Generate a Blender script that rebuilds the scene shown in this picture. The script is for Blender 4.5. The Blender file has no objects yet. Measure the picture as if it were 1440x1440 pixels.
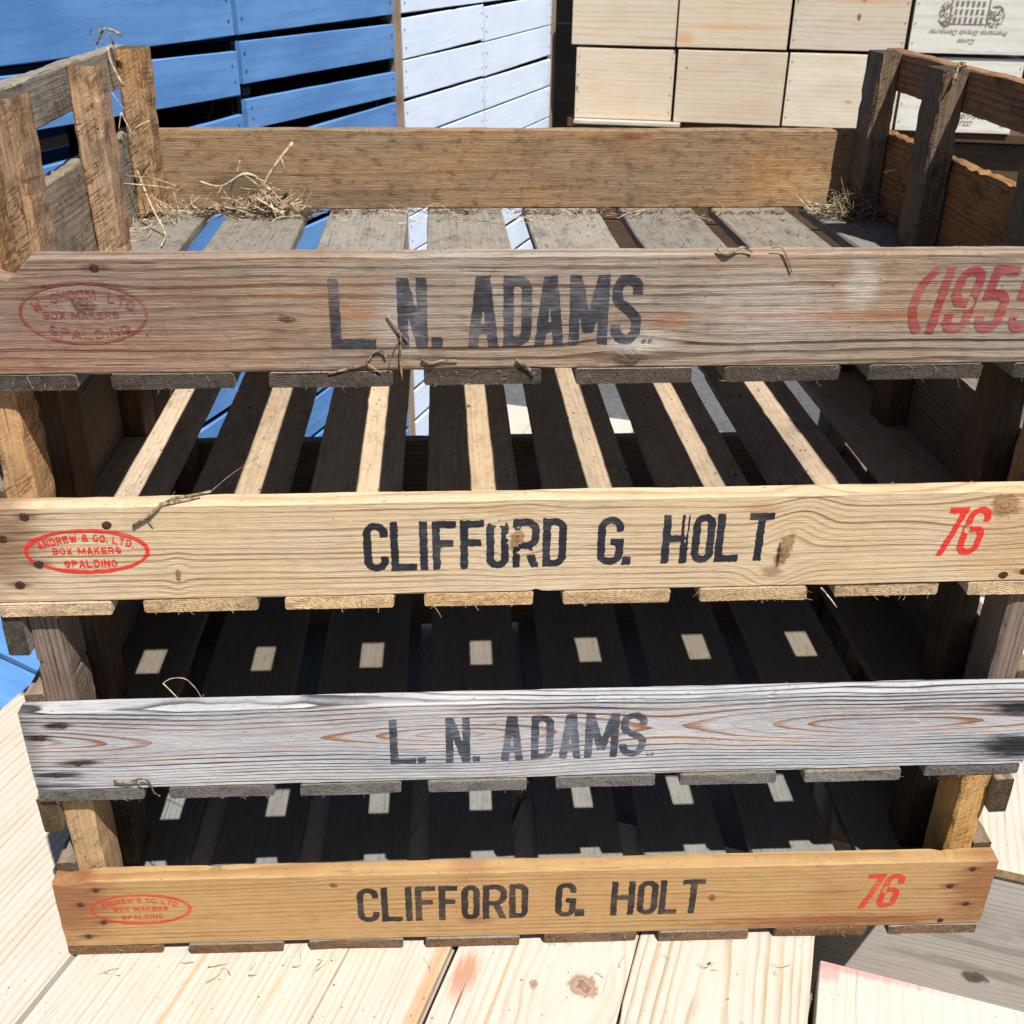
import bpy, math, random
import numpy as np
from mathutils import Vector, Matrix, noise as mnoise

sc = bpy.context.scene
rnd = random.Random(11)
PI = math.pi

# ------------------------------------------------------------------ camera, world, sun, exposure
SUN_TO = Vector((0.28, -0.52, 1.0)).normalized()          # direction towards the sun
cam_d = bpy.data.cameras.new('camera')
cam = bpy.data.objects.new('camera', cam_d)
sc.collection.objects.link(cam)
sc.camera = cam
cam.location = (-0.0496, -0.6239, 0.7436)
cam.rotation_euler = (1.08019, -0.01077, -0.04063)
cam_d.sensor_fit = 'HORIZONTAL'
cam_d.sensor_width = 36.0
cam_d.lens = 36.0 * 1514.86 / 1440.0
cam_d.clip_start = 0.02
cam_d.clip_end = 200
cam_d.dof.use_dof = True
cam_d.dof.focus_distance = 0.82
cam_d.dof.aperture_fstop = 26

world = bpy.data.worlds.new('World')
sc.world = world
world.use_nodes = True
wn = world.node_tree
sky = wn.nodes.new('ShaderNodeTexSky')
sky.sky_type = 'NISHITA'
sky.sun_disc = False
elev = math.asin(SUN_TO.z)
sky.sun_elevation = elev
sky.sun_rotation = math.atan2(SUN_TO.x, SUN_TO.y)
wn.nodes['Background'].inputs['Strength'].default_value = 0.05
wn.links.new(sky.outputs[0], wn.nodes['Background'].inputs[0])

sun_d = bpy.data.lights.new('sun', 'SUN')
sun_d.energy = 5.0
sun_d.angle = math.radians(0.65)
sun_d.color = (1.0, 0.965, 0.905)
sun = bpy.data.objects.new('sun', sun_d)
sc.collection.objects.link(sun)
sun.rotation_euler = SUN_TO.to_track_quat('Z', 'Y').to_euler()
sun.location = (1.5, -3, 6)

sc.view_settings.view_transform = 'Standard'
sc.view_settings.look = 'None'
sc.view_settings.gamma = 1
sc.view_settings.exposure = 0.68

# ------------------------------------------------------------------ small helpers
def lin(r, g, b):
    f = lambda c: (c / 255.0) / 12.92 if c / 255.0 <= 0.04045 else (((c / 255.0) + 0.055) / 1.055) ** 2.4
    return (f(r), f(g), f(b), 1.0)

def mesh_obj(name, verts, faces, mat, parent=None, smooth=False):
    me = bpy.data.meshes.new(name)
    me.from_pydata([tuple(v) for v in verts], [], faces)
    me.update()
    if smooth:
        me.polygons.foreach_set('use_smooth', [True] * len(me.polygons))
    if mat:
        me.materials.append(mat)
    o = bpy.data.objects.new(name, me)
    sc.collection.objects.link(o)
    if parent:
        o.parent = parent
    return o

def thing(name, label, cat, loc=(0, 0, 0), rz=0.0, group=None):
    o = bpy.data.objects.new(name, None)
    o.empty_display_size = 0.05
    sc.collection.objects.link(o)
    o.location = loc
    o.rotation_euler = (0, 0, rz)
    o['label'] = label
    o['category'] = cat
    if group:
        o['group'] = group
    return o

def tag(o, label, cat, group=None, kind=None):
    o['label'] = label
    o['category'] = cat
    if group:
        o['group'] = group
    if kind:
        o['kind'] = kind
    return o

# ------------------------------------------------------------------ shader expression builder
class X:
    """wraps a node socket so that shader maths can be written as expressions"""
    def __init__(s, nt, sock):
        s.nt, s.s = nt, sock
    def m(s, op, b=None, c=None, clamp=False):
        n = s.nt.nodes.new('ShaderNodeMath')
        n.operation = op
        n.use_clamp = clamp
        for i, v in enumerate((s, b, c)):
            if v is None:
                continue
            if isinstance(v, X):
                s.nt.links.new(v.s, n.inputs[i])
            else:
                n.inputs[i].default_value = v
        return X(s.nt, n.outputs[0])
    def __add__(s, o): return s.m('ADD', o)
    __radd__ = __add__
    def __mul__(s, o): return s.m('MULTIPLY', o)
    __rmul__ = __mul__
    def __sub__(s, o): return s.m('SUBTRACT', o)
    def __rsub__(s, o): return (s * -1.0) + o
    def __truediv__(s, o): return s.m('DIVIDE', o)
    def ss(s, a, b, lo=0.0, hi=1.0):
        n = s.nt.nodes.new('ShaderNodeMapRange')
        n.interpolation_type = 'SMOOTHSTEP'
        s.nt.links.new(s.s, n.inputs[0])
        n.inputs[1].default_value, n.inputs[2].default_value = a, b
        n.inputs[3].default_value, n.inputs[4].default_value = lo, hi
        return X(s.nt, n.outputs[0])

def comb(nt, x, y, z):
    n = nt.nodes.new('ShaderNodeCombineXYZ')
    for i, v in enumerate((x, y, z)):
        if isinstance(v, X):
            nt.links.new(v.s, n.inputs[i])
        else:
            n.inputs[i].default_value = v
    return n.outputs[0]

def nz(nt, vec, scale=1.0, detail=2.0, rough=0.5, dist=0.0):
    n = nt.nodes.new('ShaderNodeTexNoise')
    nt.links.new(vec, n.inputs['Vector'])
    n.inputs['Scale'].default_value = scale
    n.inputs['Detail'].default_value = detail
    n.inputs['Roughness'].default_value = rough
    n.inputs['Distortion'].default_value = dist
    return X(nt, n.outputs['Fac'])

def mixc(nt, fac, a, b, mode='MIX'):
    n = nt.nodes.new('ShaderNodeMix')
    n.data_type = 'RGBA'
    n.blend_type = mode
    n.clamp_factor = True
    if isinstance(fac, X):
        nt.links.new(fac.s, n.inputs[0])
    else:
        n.inputs[0].default_value = fac
    for i, v in ((6, a), (7, b)):
        if isinstance(v, tuple):
            n.inputs[i].default_value = v
        else:
            nt.links.new(v, n.inputs[i])
    return n.outputs[2]

WD = dict(early=(200, 170, 130), late=(150, 110, 70), late2=None, grey=(150, 145, 140), greyamt=0.3,
          freq=200.0, z0=-0.12, y0=0.06, tilt=0.0, warp=0.004, warpf=3.0, late_lo=0.35, ring=0.8,
          fibre=0.25, crack=0.5, dirt=0.3, dirtc=(60, 48, 38), dirtscale=9.0, speck=0.5,
          knots=(), stains=(), end=(120, 95, 70), bump=1.0, seed=None, saw=0.0, rough=0.8,
          edge=0.0, ink=None, inkwear=0.3, waven=0.0, paint=None, spec=0.2)

def wood(name, **kw):
    P = dict(WD)
    P.update(kw)
    m = bpy.data.materials.new(name)
    m.use_nodes = True
    nt = m.node_tree
    bs = nt.nodes['Principled BSDF']
    tc = nt.nodes.new('ShaderNodeTexCoord')
    sp = nt.nodes.new('ShaderNodeSeparateXYZ')
    nt.links.new(tc.outputs['Object'], sp.inputs[0])
    x, y, z = (X(nt, sp.outputs[i]) for i in range(3))
    xr, zr = x, z
    if P['seed'] is None:
        oi = nt.nodes.new('ShaderNodeObjectInfo')
        r = X(nt, oi.outputs['Random'])
        x = x + r * 37.0
        tone = (r * 91.7).m('FRACT')
        pz = (r * 57.3).m('FRACT')
        y = y + (pz - 0.5) * 0.05
        z = z + (tone - 0.5) * 0.03
    else:
        x = x + P['seed']
        tone = None
    # slow wander of the grain
    w1 = nz(nt, comb(nt, x * P['warpf'], 0.0, z * 5.0), 1.0, 2.0)
    w2 = nz(nt, comb(nt, x * (P['warpf'] * 0.8), 5.0, z * 3.0), 1.0, 1.0)
    zz = z + (w1 - 0.5) * (P['warp'] * 4)
    core = None
    kr = None
    for kk in P['knots']:
        (kx, kz, ra, rb, st) = kk[:5]
        dz = (zr - kz) * (1.0 / rb)
        dx = (xr - kx) * (1.0 / ra)
        if len(kk) > 5:
            dx = dx - dz * kk[5]
        d2 = dx * dx * 0.10 + dz * dz * 0.22
        g = (d2 * -1.0).m('EXPONENT')
        zz = zz - (zr - kz) * (g * st)
        wob = nz(nt, comb(nt, xr * 120.0, 3.0, zr * 170.0), 1.0, 4.0, 0.65)
        dzk = dz + dx * 0.15
        d = (dx * dx + dzk * dzk).m('SQRT') + (wob - 0.5) * 1.3
        c = d.ss(1.10, 0.60)
        core = c if core is None else core.m('MAXIMUM', c)
        rg = (d * 1.9 + 0.35).m('FRACT').ss(0.25, 0.95)
        kr = rg * c if kr is None else kr.m('MAXIMUM', rg * c)
    dy = y + P['y0'] + xr * P['tilt'] + (w2 - 0.5) * (P['warp'] * 2 + P['waven'])
    dzz = zz - P['z0']
    rr = (dzz * dzz + dy * dy).m('SQRT')
    jit = nz(nt, comb(nt, x * 14.0, y * 60.0, z * 90.0), 1.0, 2.0)
    t = rr * P['freq'] + (jit - 0.5) * 0.7
    spc = nz(nt, comb(nt, 0.0, 0.0, (rr * (P['freq'] * 0.18))), 1.0, 1.0)   # uneven ring spacing
    t = t + spc * 2.2
    f = t.m('FRACT')
    late = f.ss(P['late_lo'], 0.90) * f.ss(1.0, 0.955)
    wnn = nt.nodes.new('ShaderNodeTexWhiteNoise')
    wnn.noise_dimensions = '1D'
    nt.links.new(t.m('FLOOR').s, wnn.inputs['W'])
    late = late * (X(nt, wnn.outputs['Value']) * 0.8 + 0.35)
    # fade of the rings here and there
    fade = nz(nt, comb(nt, x * 7.0, 2.0, z * 25.0), 1.0, 2.0).ss(0.3, 0.6, 0.35, 1.0)
    late = (late * fade * P['ring'])
    fib = nz(nt, comb(nt, x * 22.0, y * 900.0, z * 900.0), 1.0, 3.0, 0.65)
    fib2 = nz(nt, comb(nt, x * 70.0, y * 1800.0, z * 1800.0), 1.0, 2.0, 0.6)
    big = nz(nt, comb(nt, x * 5.0, y * 18.0, z * 18.0), 1.0, 4.0, 0.6)
    iso = nz(nt, comb(nt, x * 120.0, y * 200.0, z * 200.0), 1.0, 4.0, 0.65)
    crk = nz(nt, comb(nt, x * 9.0, y * 420.0, z * 420.0), 1.0, 2.0, 0.5).ss(0.68, 0.76) * big.ss(0.35, 0.6)
    dirt = nz(nt, comb(nt, x * P['dirtscale'] + 9.0, y * P['dirtscale'] * 1.6, z * P['dirtscale'] * 2.2), 1.0, 5.0, 0.65).ss(0.48, 0.72)
    spk = nz(nt, comb(nt, x * 260.0, y * 420.0, z * 420.0), 1.0, 1.0).ss(0.73, 0.78)
    spk = spk * nz(nt, comb(nt, x * 20.0, y * 20.0, z * 20.0), 1.0, 2.0).ss(0.35, 0.6)
    lc = lin(*P['late'])
    if P['late2']:
        sel = nz(nt, comb(nt, x * 4.0, 7.0, z * 26.0), 1.0, 1.0).ss(0.47, 0.57)
        if 'band' in P:
            bz = (zr - P['band'][0]).m('ABSOLUTE')
            sel = (bz + (sel - 0.5) * 0.008).ss(P['band'][1], P['band'][1] * 0.6)
        lc = mixc(nt, sel, lc, lin(*P['late2']))
    # grey weathering first, then rings so that the figure stays legible
    base = mixc(nt, big.ss(0.35, 0.65, 0.0, 1.0) * P['greyamt'] + P['greyamt'] * 0.25, lin(*P['early']), lin(*P['grey']))
    col = mixc(nt, late, base, lc)
    if core is not None:
        kcol = mixc(nt, kr, lin(*P.get('kdark', (118, 82, 52))), lin(*P.get('kring', (66, 42, 28))))
        col = mixc(nt, core * P.get('kamt', 0.85), col, kcol)
    col = mixc(nt, (fib - 0.5) * (P['fibre'] * 2.4) + P['fibre'] * 0.5, col, mixc(nt, 1.0, col, (0.42, 0.38, 0.34, 1), 'MULTIPLY'))
    col = mixc(nt, (fib2 - 0.48) * (P['fibre'] * 1.6), col, mixc(nt, 1.0, col, (1.45, 1.42, 1.38, 1), 'MULTIPLY'))
    col = mixc(nt, dirt * P['dirt'], col, lin(*P['dirtc']))
    for kk in P['stains']:
        (kx, kz, ra, rb, st) = kk[:5]
        dx = (xr - kx) * (1.0 / ra)
        dz = (zr - kz) * (1.0 / rb)
        wob = nz(nt, comb(nt, xr * 30.0 + kx * 90.0, 8.0, zr * 260.0), 1.0, 3.0, 0.6)
        d = (dx * dx + dz * dz).m('SQRT') + (wob - 0.5) * 1.5
        c_ = kk[5] if len(kk) > 5 else P.get('stainc', (30, 28, 30))
        col = mixc(nt, d.ss(1.15, 0.3) * st, col, lin(*c_))
    if P.get('mottle'):
        mo = nz(nt, comb(nt, xr * 70.0, y * 90.0, zr * 130.0), 1.0, 5.0, 0.7)
        col = mixc(nt, mo.ss(0.50, 0.66) * P['mottle'], col, mixc(nt, 1.0, col, (0.48, 0.40, 0.33, 1), 'MULTIPLY'))
        col = mixc(nt, mo.ss(0.44, 0.34) * (P['mottle'] * 0.6), col, mixc(nt, 1.0, col, (1.35, 1.35, 1.33, 1), 'MULTIPLY'))
    col = mixc(nt, crk * P['crack'], col, lin(38, 28, 20))
    if P['saw']:
        sd = (xr * 1.0) + (zr * 0.7) + (y * 0.5)
        sw = nz(nt, comb(nt, sd * 520.0, z * 90.0 + y * 60.0, xr * 30.0), 1.0, 3.0, 0.6).ss(0.50, 0.66)
        sw = sw * nz(nt, comb(nt, xr * 25.0, y * 40.0, z * 40.0), 1.0, 2.0).ss(0.38, 0.62)
        col = mixc(nt, sw * P['saw'], col, mixc(nt, 1.0, col, (0.5, 0.43, 0.36, 1), 'MULTIPLY'))
    # end grain
    sn = nt.nodes.new('ShaderNodeSeparateXYZ')
    nt.links.new(tc.outputs['Normal'], sn.inputs[0])
    endm = X(nt, sn.outputs[0]).m('ABSOLUTE').ss(0.55, 0.75)
    eg = nz(nt, comb(nt, x * 50.0, y * 520.0, z * 380.0), 1.0, 4.0, 0.7)
    eg2 = nz(nt, comb(nt, x * 20.0, y * 160.0, z * 60.0), 1.0, 3.0, 0.6)
    ry, rz_ = y * 1.0 + 0.035, z - 0.02
    er = (ry * ry + rz_ * rz_).m('SQRT') * 620.0 + eg2 * 1.6
    ef = er.m('FRACT').ss(0.35, 0.9)
    ecol = mixc(nt, eg.ss(0.30, 0.70) * 0.7, mixc(nt, 1.0, lin(*P['end']), (0.45, 0.40, 0.36, 1), 'MULTIPLY'), lin(*P['end']))
    ecol = mixc(nt, ef * 0.75, ecol, mixc(nt, 1.0, ecol, (0.42, 0.36, 0.30, 1), 'MULTIPLY'))
    ecol = mixc(nt, eg2.ss(0.48, 0.62) * 0.55, ecol, mixc(nt, 1.0, ecol, (0.50, 0.45, 0.40, 1), 'MULTIPLY'))
    col = mixc(nt, endm, col, ecol)
    if tone is not None:
        hs = nt.nodes.new('ShaderNodeHueSaturation')
        nt.links.new(col, hs.inputs['Color'])
        nt.links.new((tone * 0.34 + 0.83).s, hs.inputs['Value'])
        nt.links.new((pz * 0.2 + 0.82).s, hs.inputs['Saturation'])
        col = hs.outputs[0]
    if P['paint']:
        worn = (fib - 0.5) * 0.5 + nz(nt, comb(nt, x * 12.0, y * 40.0, z * 70.0), 1.0, 4.0, 0.7)
        pc = mixc(nt, big.ss(0.3, 0.7), lin(*P['paint']), lin(*P.get('paint2', P['paint'])))
        pc = mixc(nt, late * 0.28, pc, mixc(nt, 1.0, pc, (0.62, 0.66, 0.76, 1), 'MULTIPLY'))
        pc = mixc(nt, dirt * 0.15, pc, mixc(nt, 1.0, pc, (0.55, 0.6, 0.7, 1), 'MULTIPLY'))
        if core is not None:
            pc = mixc(nt, kr * 0.5, pc, mixc(nt, 1.0, pc, (0.5, 0.55, 0.7, 1), 'MULTIPLY'))
        col = mixc(nt, worn.ss(0.74, 0.84) * 0.35, pc, col)
    if P['ink']:
        wm = nz(nt, comb(nt, x * 60.0, 4.0, z * 500.0), 1.0, 4.0, 0.7)
        wm2 = nz(nt, comb(nt, x * 30.0, 6.0, z * 45.0), 1.0, 3.0, 0.6)
        wv = wm * 0.5 + wm2 * 0.5 + late * 0.06
        keep = wv.ss(0.66 - P['inkwear'] * 0.08, 0.52 - P['inkwear'] * 0.10, 1.0 - P['inkwear'] * 0.85, P.get('inkmax', 0.97))
        inkc = mixc(nt, wm2.ss(0.35, 0.65), lin(*P['ink']), lin(*P.get('ink2', P['ink'])))
        col = mixc(nt, keep, col, inkc)
    col = mixc(nt, spk * P['speck'], col, lin(26, 20, 16))
    nt.links.new(col, bs.inputs['Base Color'])
    rg = iso.ss(0.3, 0.7, P['rough'] - 0.08, min(1.0, P['rough'] + 0.1))
    nt.links.new(rg.s, bs.inputs['Roughness'])
    bs.inputs['Specular IOR Level'].default_value = P['spec']
    dent = nz(nt, comb(nt, x * 18.0, y * 60.0, z * 60.0), 1.0, 3.0, 0.6)
    h = late * 0.40 + fib * 0.6 + fib2 * 0.25 + iso * 0.35 + dent * 0.9 - crk * 1.2 - spk * 0.5
    if P['saw']:
        h = h - sw * 0.9
    if core is not None:
        h = h + core * 0.6 - kr * 0.4
    h = h + (eg * 1.0 + eg2 * 1.2 - ef * 0.8) * endm
    bp = nt.nodes.new('ShaderNodeBump')
    bp.inputs['Strength'].default_value = min(1.0, 0.75 * P['bump'])
    bp.inputs['Distance'].default_value = 0.0010 * P['bump']
    nt.links.new(h.s, bp.inputs['Height'])
    nt.links.new(bp.outputs[0], bs.inputs['Normal'])
    return m

def plain(name, c, rough=0.8, c2=None, scale=200.0, spec=0.2, metallic=0.0):
    m = bpy.data.materials.new(name)
    m.use_nodes = True
    nt = m.node_tree
    bs = nt.nodes['Principled BSDF']
    tc = nt.nodes.new('ShaderNodeTexCoord')
    n = nz(nt, tc.outputs['Object'], scale, 4.0, 0.65)
    col = mixc(nt, n.ss(0.35, 0.65), lin(*c), lin(*(c2 or tuple(int(v * 0.6) for v in c))))
    nt.links.new(col, bs.inputs['Base Color'])
    bs.inputs['Roughness'].default_value = rough
    bs.inputs['Metallic'].default_value = metallic
    bs.inputs['Specular IOR Level'].default_value = spec
    bp = nt.nodes.new('ShaderNodeBump')
    bp.inputs['Strength'].default_value = 0.5
    bp.inputs['Distance'].default_value = 0.0006
    nt.links.new(n.s, bp.inputs['Height'])
    nt.links.new(bp.outputs[0], bs.inputs['Normal'])
    return m

# ------------------------------------------------------------------ board mesh: length on X, width on Z, thickness on Y
def board_geo(L, W, T, seg=24, rough=0.0004, bev=0.0012, bow=0.0, seed=0, topfn=None, chips=0, cap_ragged=0.0, sub=1, cut=None):
    """rounded, slightly uneven sawn board centred on x, from z=0..W, y=0..T (front face at y=0)"""
    r = random.Random(seed)
    ox, oy = r.uniform(0, 50), r.uniform(0, 50)
    nzs = lambda a, b, c: mnoise.noise(Vector((a + ox, b + oy, c)))
    chipl = [(r.uniform(-L / 2, L / 2), r.uniform(0.003, 0.012), r.uniform(0.0005, 0.0018), r.choice((0, 1, 2, 3))) for _ in range(chips)]
    vs, fs = [], []
    prof = [(bev, 0, 0), (T - bev, 0, 1), (T, bev, 1), (T, W * 0.33, 9), (T, W * 0.67, 9), (T, W - bev, 2), (T - bev, W, 2), (bev, W, 3),
            (0, W - bev, 3), (0, W * 0.67, 9), (0, W * 0.33, 9), (0, bev, 0)]
    n = len(prof)
    for i in range(seg + 1):
        x = -L / 2 + L * i / seg
        for j, (py, pz, cor) in enumerate(prof):
            dz = dy = 0.0
            if cor != 9:
                dz = nzs(x * 14, j * 1.7, 0) * rough * 1.6 + nzs(x * 70, j * 2.1, 9) * rough
                dy = nzs(x * 14, j * 1.3, 5) * rough * 1.2 + nzs(x * 60, j * 2.7, 3) * rough * 0.6
                for (cx, cw, cd, cc) in chipl:
                    if cc == cor and abs(x - cx) < cw:
                        k = (1 - ((x - cx) / cw) ** 2) * cd * (0.7 + nzs(x * 260, cc, 4) * 0.9)
                        dz += (k if cor in (0, 1) else -k)
                        dy += (k * 0.5 if cor in (0, 3) else -k * 0.5)
            z = pz + dz
            if topfn and pz > W * 0.6:
                z += topfn(x) * (1.0 if pz > W * 0.7 else 0.6)
            xx = x
            if cap_ragged and i in (0, seg):
                xx += nzs(py * 400, pz * 300, i) * cap_ragged
            if cut:
                xx += cut(x, z)
            y = py + dy + bow * math.sin(PI * (x / L + 0.5))
            vs.append((xx, y, z))
    for i in range(seg):
        for j in range(n):
            a, b = i * n + j, i * n + (j + 1) % n
            fs.append((a, b, b + n, a + n))
    fs.append(tuple(range(n - 1, -1, -1)))
    fs.append(tuple(seg * n + k for k in range(n)))
    # flip so normals face outwards
    fs = [tuple(reversed(f)) for f in fs]
    return vs, fs

def board(name, L, W, T, mat, parent, loc, rot=(0, 0, 0), **kw):
    vs, fs = board_geo(L, W, T, **kw)
    o = mesh_obj(name, vs, fs, mat, parent)
    o.location = loc
    o.rotation_euler = rot
    return o

# ------------------------------------------------------------------ stencil lettering: signed distance glyphs -> marching squares mesh
def arc(cx, cy, rx, ry, a0, a1, n=8):
    return [(cx + rx * math.cos(math.radians(a0 + (a1 - a0) * i / n)), cy + ry * math.sin(math.radians(a0 + (a1 - a0) * i / n))) for i in range(n + 1)]

def glyph(ch, w, s):
    a = s / 2
    L, R, B, T = a, w - a, a, 1 - a
    r = max(0.02, min((R - L) / 2, 0.30 * w + 0.04))
    M = 0.5
    if ch == 'L': return [[(L, 0), (L, 1)], [(L, B), (w, B)]]
    if ch == 'I' or ch == '|': return [[(w / 2, 0), (w / 2, 1)]]
    if ch == 'F': return [[(L, 0), (L, 1)], [(L, T), (w, T)], [(L, .54), (w * .88, .54)]]
    if ch == 'E': return [[(L, 0), (L, 1)], [(L, T), (w, T)], [(L, .52), (w * .85, .52)], [(L, B), (w, B)]]
    if ch == 'H': return [[(L, 0), (L, 1)], [(R, 0), (R, 1)], [(L, .52), (R, .52)]]
    if ch == 'T': return [[(w / 2, 0), (w / 2, 1)], [(0, T), (w, T)]]
    if ch == 'N': return [[(L, 0), (L, 1)], [(R, 0), (R, 1)], [(L, 1.02), (R, -0.02)]]
    if ch == 'M': return [[(L, 0), (L, 1)], [(R, 0), (R, 1)], [(L, 1.05), (w / 2, .18)], [(R, 1.05), (w / 2, .18)]]
    if ch == 'W': return [[(L, 1), (w * .3, 0)], [(w * .3, 0), (w / 2, .8)], [(w / 2, .8), (w * .7, 0)], [(w * .7, 0), (R, 1)]]
    if ch == 'A': return [[(L * .9, -.05), (w / 2 - a * .25, 1.05)], [(w - L * .9, -.05), (w / 2 + a * .25, 1.05)], [(w * .25, .26), (w * .75, .26)]]
    if ch == 'X': return [[(L, -.03), (R, 1.03)], [(L, 1.03), (R, -.03)]]
    if ch == 'K': return [[(L, 0), (L, 1)], [(L, .38), (R, 1.03)], [(w * .4, .58), (R, -.03)]]
    if ch == 'O': return [[(L, M), *arc(L + r, T - r, r, r, 180, 90), *arc(R - r, T - r, r, r, 90, 0), *arc(R - r, B + r, r, r, 0, -90), *arc(L + r, B + r, r, r, -90, -180), (L, M)]]
    if ch == 'D': return [[(L, 0), (L, 1)], [(L, T), *arc(R - r, T - r, r, r, 90, 0), *arc(R - r, B + r, r, r, 0, -90), (L, B)]]
    if ch == 'P': return [[(L, 0), (L, 1)], [(L, T), *arc(R - r, T - r, r, r, 90, 0), *arc(R - r, .46 + r, r, r, 0, -90), (L, .46)]]
    if ch == 'R': return glyph('P', w, s) + [[(w * .5, .5), (R, -.02)]]
    if ch == 'B': return [[(L, 0), (L, 1)], [(L, T), *arc(R - r, T - r * .8, r, r * .8, 90, 0), *arc(R - r, .52 + r * .8, r, r * .8, 0, -90), (L, .52)],
                          [(L, .52), *arc(R - r, .52 - r * .8, r, r * .8, 90, 0), *arc(R - r, B + r * .8, r, r * .8, 0, -90), (L, B)]]
    if ch == 'C': return [[(R, .70), *arc(R - r, T - r, r, r, 0, 90), *arc(L + r, T - r, r, r, 90, 180), *arc(L + r, B + r, r, r, 180, 270), *arc(R - r, B + r, r, r, -90, 0), (R, .30)]]
    if ch == 'G': return glyph('C', w, s)[:1] + [[(R, .28), (R, .52)], [(w * .5, .48), (w, .48)]]
    if ch == 'S': return [[(R, .72), *arc(R - r, T - r, r, r, 0, 90), *arc(L + r, T - r, r, r, 90, 180), (L, .66), (L + s * .25, .60), (R - s * .25, .42), (R, .36),
                           *arc(R - r, B + r, r, r, 0, -90), *arc(L + r, B + r, r, r, -90, -180), (L, .28)]]
    if ch == '1': return [[(w / 2, 0), (w / 2, 1)]]
    if ch == '7': return [[(0, T), (w, T)], [(R, T + a * .4), (w * .28, -.04)]]
    if ch == '6': return [[(R, .70), *arc(R - r, T - r, r, r, 0, 90), *arc(L + r, T - r, r, r, 90, 180), *arc(L + r, B + r, r, r, 180, 270), *arc(R - r, B + r, r, r, -90, 0),
                           *arc(R - r, .54 - r, r, r, 0, 90), (L + a, .54)]]
    if ch == '9': return [[(L, .30), *arc(L + r, B + r, r, r, 180, 270), *arc(R - r, B + r, r, r, -90, 0), *arc(R - r, T - r, r, r, 0, 90), *arc(L + r, T - r, r, r, 90, 180),
                           *arc(L + r, .46 + r, r, r, 180, 270), (R - a, .46)]]
    if ch == '5': return [[(w, T), (L, T)], [(L, 1), (L, .5)], [(L, .56), *arc(R - r, .58 - r, r, r, 90, 0), *arc(R - r, B + r, r, r, 0, -90), *arc(L + r, B + r, r, r, -90, -180), (L, .26)]]
    if ch == '(': return [arc(w * 1.7, .5, w * 1.5, .56, 122, 238, 10)]
    if ch == '.': return [[(w / 2 - a, a), (w / 2 + a, a)]]
    if ch == '&': return [[(w, 0), (w * .2, .68), *arc(w * .45, .78, w * .25, .18, 200, -20), (w * .15, .36), *arc(w * .42, .22, w * .34, .20, 160, 330), (w, .45)]]
    return []

_rng = np.random.RandomState(5)
_NF = _rng.rand(256, 256)
def vnoise(x, y):
    xi, yi = np.floor(x).astype(int), np.floor(y).astype(int)
    fx, fy = x - xi, y - yi
    fx, fy = fx * fx * (3 - 2 * fx), fy * fy * (3 - 2 * fy)
    g = lambda a, b: _NF[a % 256, b % 256]
    return (g(xi, yi) * (1 - fx) + g(xi + 1, yi) * fx) * (1 - fy) + (g(xi, yi + 1) * (1 - fx) + g(xi + 1, yi + 1) * fx) * fy

def sd_polyline(px, py, pts, hw, butt=True):
    d = np.full(px.shape, 1e9)
    for (x0, y0), (x1, y1) in zip(pts[:-1], pts[1:]):
        dx, dy = x1 - x0, y1 - y0
        l2 = dx * dx + dy * dy
        if l2 < 1e-14:
            continue
        t = np.clip(((px - x0) * dx + (py - y0) * dy) / l2, 0, 1)
        d = np.minimum(d, np.hypot(px - x0 - t * dx, py - y0 - t * dy))
    d = d - hw
    closed = math.hypot(pts[0][0] - pts[-1][0], pts[0][1] - pts[-1][1]) < 1e-6
    if butt and not closed:
        for (a, b) in ((pts[0], pts[1]), (pts[-1], pts[-2])):
            l = math.hypot(b[0] - a[0], b[1] - a[1]) or 1.0
            ux, uy = (a[0] - b[0]) / l, (a[1] - b[1]) / l
            along = (px - a[0]) * ux + (py - a[1]) * uy
            near = np.hypot(px - a[0], py - a[1]) < hw * 1.6
            d = np.where(near, np.maximum(d, along), d)
    return d

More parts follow.
